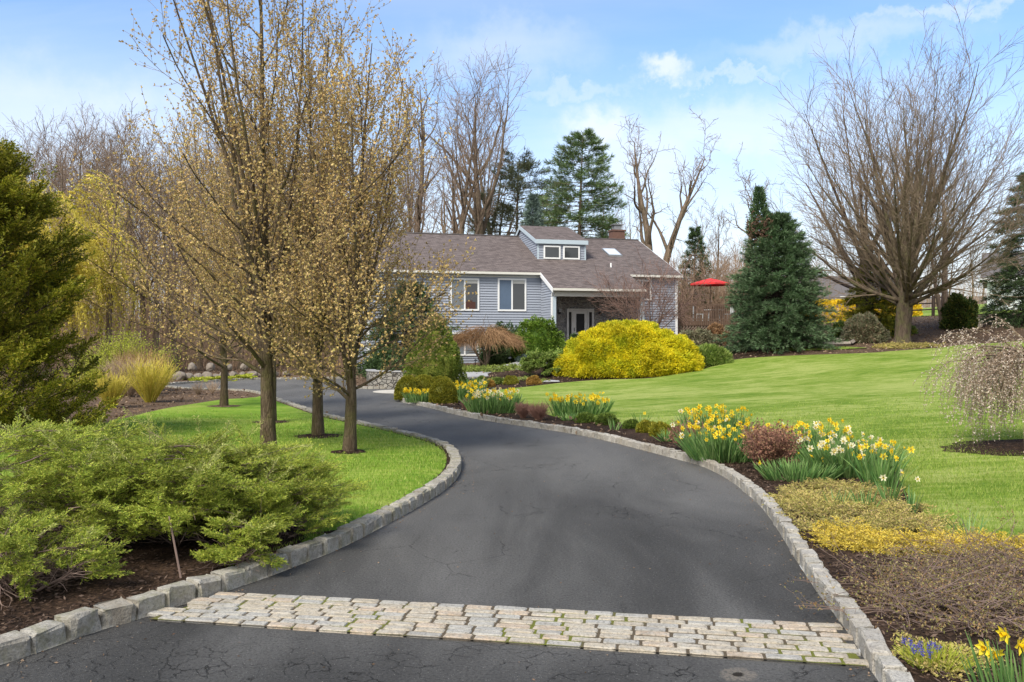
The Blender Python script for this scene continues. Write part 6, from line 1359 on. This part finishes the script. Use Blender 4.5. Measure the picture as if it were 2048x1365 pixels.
# grape hyacinths
b = gp(1872, 1330); r = RG(940); t = thing('grape_hyacinth', 'blue grape hyacinths in a grassy tuft near the lower right corner', 'flowers', b)
n = 420; az = r.random(n) * 6.283; q = r.random(n) ** .5; P = b + np.c_[np.cos(az) * q * .17, np.sin(az) * q * .16, np.zeros(n)]; Q = walk(r, P, np.c_[np.cos(az) * q * .8, np.sin(az) * q * .8, np.ones(n)], .11 * r.uniform(.6, 1.2, n), 5, -.1, .08)
S = nrm(np.cross(Q[:, -1] - Q[:, 0], r.normal(size=(n, 3))))[:, None, :] * np.array([.002, .0022, .002, .0016, .0004])[None, :, None]; V = np.stack([Q - S, Q + S], 2).reshape(-1, 3); k = np.arange(n)[:, None] * 10 + np.arange(4)[None] * 2
g = Geo(); g.add(V, np.stack([k, k + 1, k + 3, k + 2], -1).reshape(-1, 4)); mk('leaves', g, MAT['lime'], b, t)
MAT['blue'] = plain('violet_blue_bell', (.10, .09, .42))
for i in range(11):
    c = b + [r.uniform(-.17, .08), r.uniform(-.1, .1), 0]; g = Geo(); h = r.uniform(.10, .14); P = c + np.c_[r.normal(size=(70, 2)) * .007, r.uniform(h - .045, h, 70)]; leaves(g, P, r.normal(size=P.shape), .009, .007, 1, .5, r); tubes(g, np.array([[c, c + [0, 0, h]]]), np.full((1, 2), .002), 4, 1); mk('flower_spike', g, [MAT['blue'], MAT['stemG']], b, t)
# tangled cotoneaster patch
def patch(label, pts, seed, n):
    r = RG(seed); poly = np.array([gp(*p)[:2] for p in pts]); lo, hi = poly.min(0), poly.max(0); P = np.c_[r.uniform(lo[0], hi[0], n * 5), r.uniform(lo[1], hi[1], n * 5)]; P = P[inside(P, poly)][:n]; P = P[dist_poly(P, DRIVE) > .30]
    P0 = np.c_[P, gz(P) + r.uniform(.0, .09, len(P)) * np.clip(dist_poly(P, poly) / .3, 0.15, 1)]; az = r.random(len(P)) * 6.283; g = Geo(); Q = walk(r, P0, np.c_[np.cos(az), np.sin(az), r.uniform(-.1, .5, len(P))], r.uniform(.25, .8, len(P)), 9, -.05, .16)
    Q[..., 2] = np.maximum(Q[..., 2], SOIL + .012); tubes(g, Q, np.linspace(.0042, .0016, 9)[None] * r.uniform(.5, 1.3, (len(P), 1)), 3)
    A, a = grow(r, Q, np.full(Q.shape[:2], .002), 5, .2, 1, (.4, 1.1), (.06, .18), 4, .02, .15, .8, .0011); A[..., 2] = np.maximum(A[..., 2], SOIL + .012); tubes(g, A, a, 3); f = A[:, 1:].reshape(-1, 3); leaves(g, f, r.normal(size=f.shape) + [0, 0, .5], .021, .011, 2, .6, r, 1)
    return setp(mk('cotoneaster_tangle', g, [MAT['deadtwig'], MAT['cotoleaf']]), label, 'ground cover', kind='stuff')
MAT['cotoleaf'] = leafmat('bronze_small_leaf', [(.22, .10, .05), (.17, .17, .05), (.32, .19, .09), (.22, .24, .06), (.38, .28, .15)], .6, .15, .2, 3)
patch('tangled low twiggy shrub with bronze leaves in the near right bed', z4([(880, 980), (940, 920), (1060, 860), (1180, 815), (1400, 790), (1760, 800), (1900, 1100), (1629, 1130), (1300, 1110), (1050, 1110), (900, 1080), (850, 1040)]), 950, 640)
# stake and dead wood under the junipers
c = gp(362, 1160); o = mk('garden_stake', Geo(), MAT['deadtwig'], c) if False else None
g = Geo(); tubes(g, np.array([[c, c + [-.07, .05, .25], c + [-.14, .1, .50]]]), np.array([[.010, .009, .007]]), 6); setp(mk('garden_stake', g, MAT['deadtwig'], c), 'thin brown stake leaning under the junipers', 'stake')
c = gp(400, 1110); g = Geo(); tubes(g, np.array([[c + [-.35, .5, .08], c + [0, .45, .14], c + [.4, .5, .1]]]), np.array([[.09, .10, .08]]), 9); setp(mk('fallen_log', g, MAT['bark_dark'], c), 'dark rotting log in the hollow below the junipers', 'log')
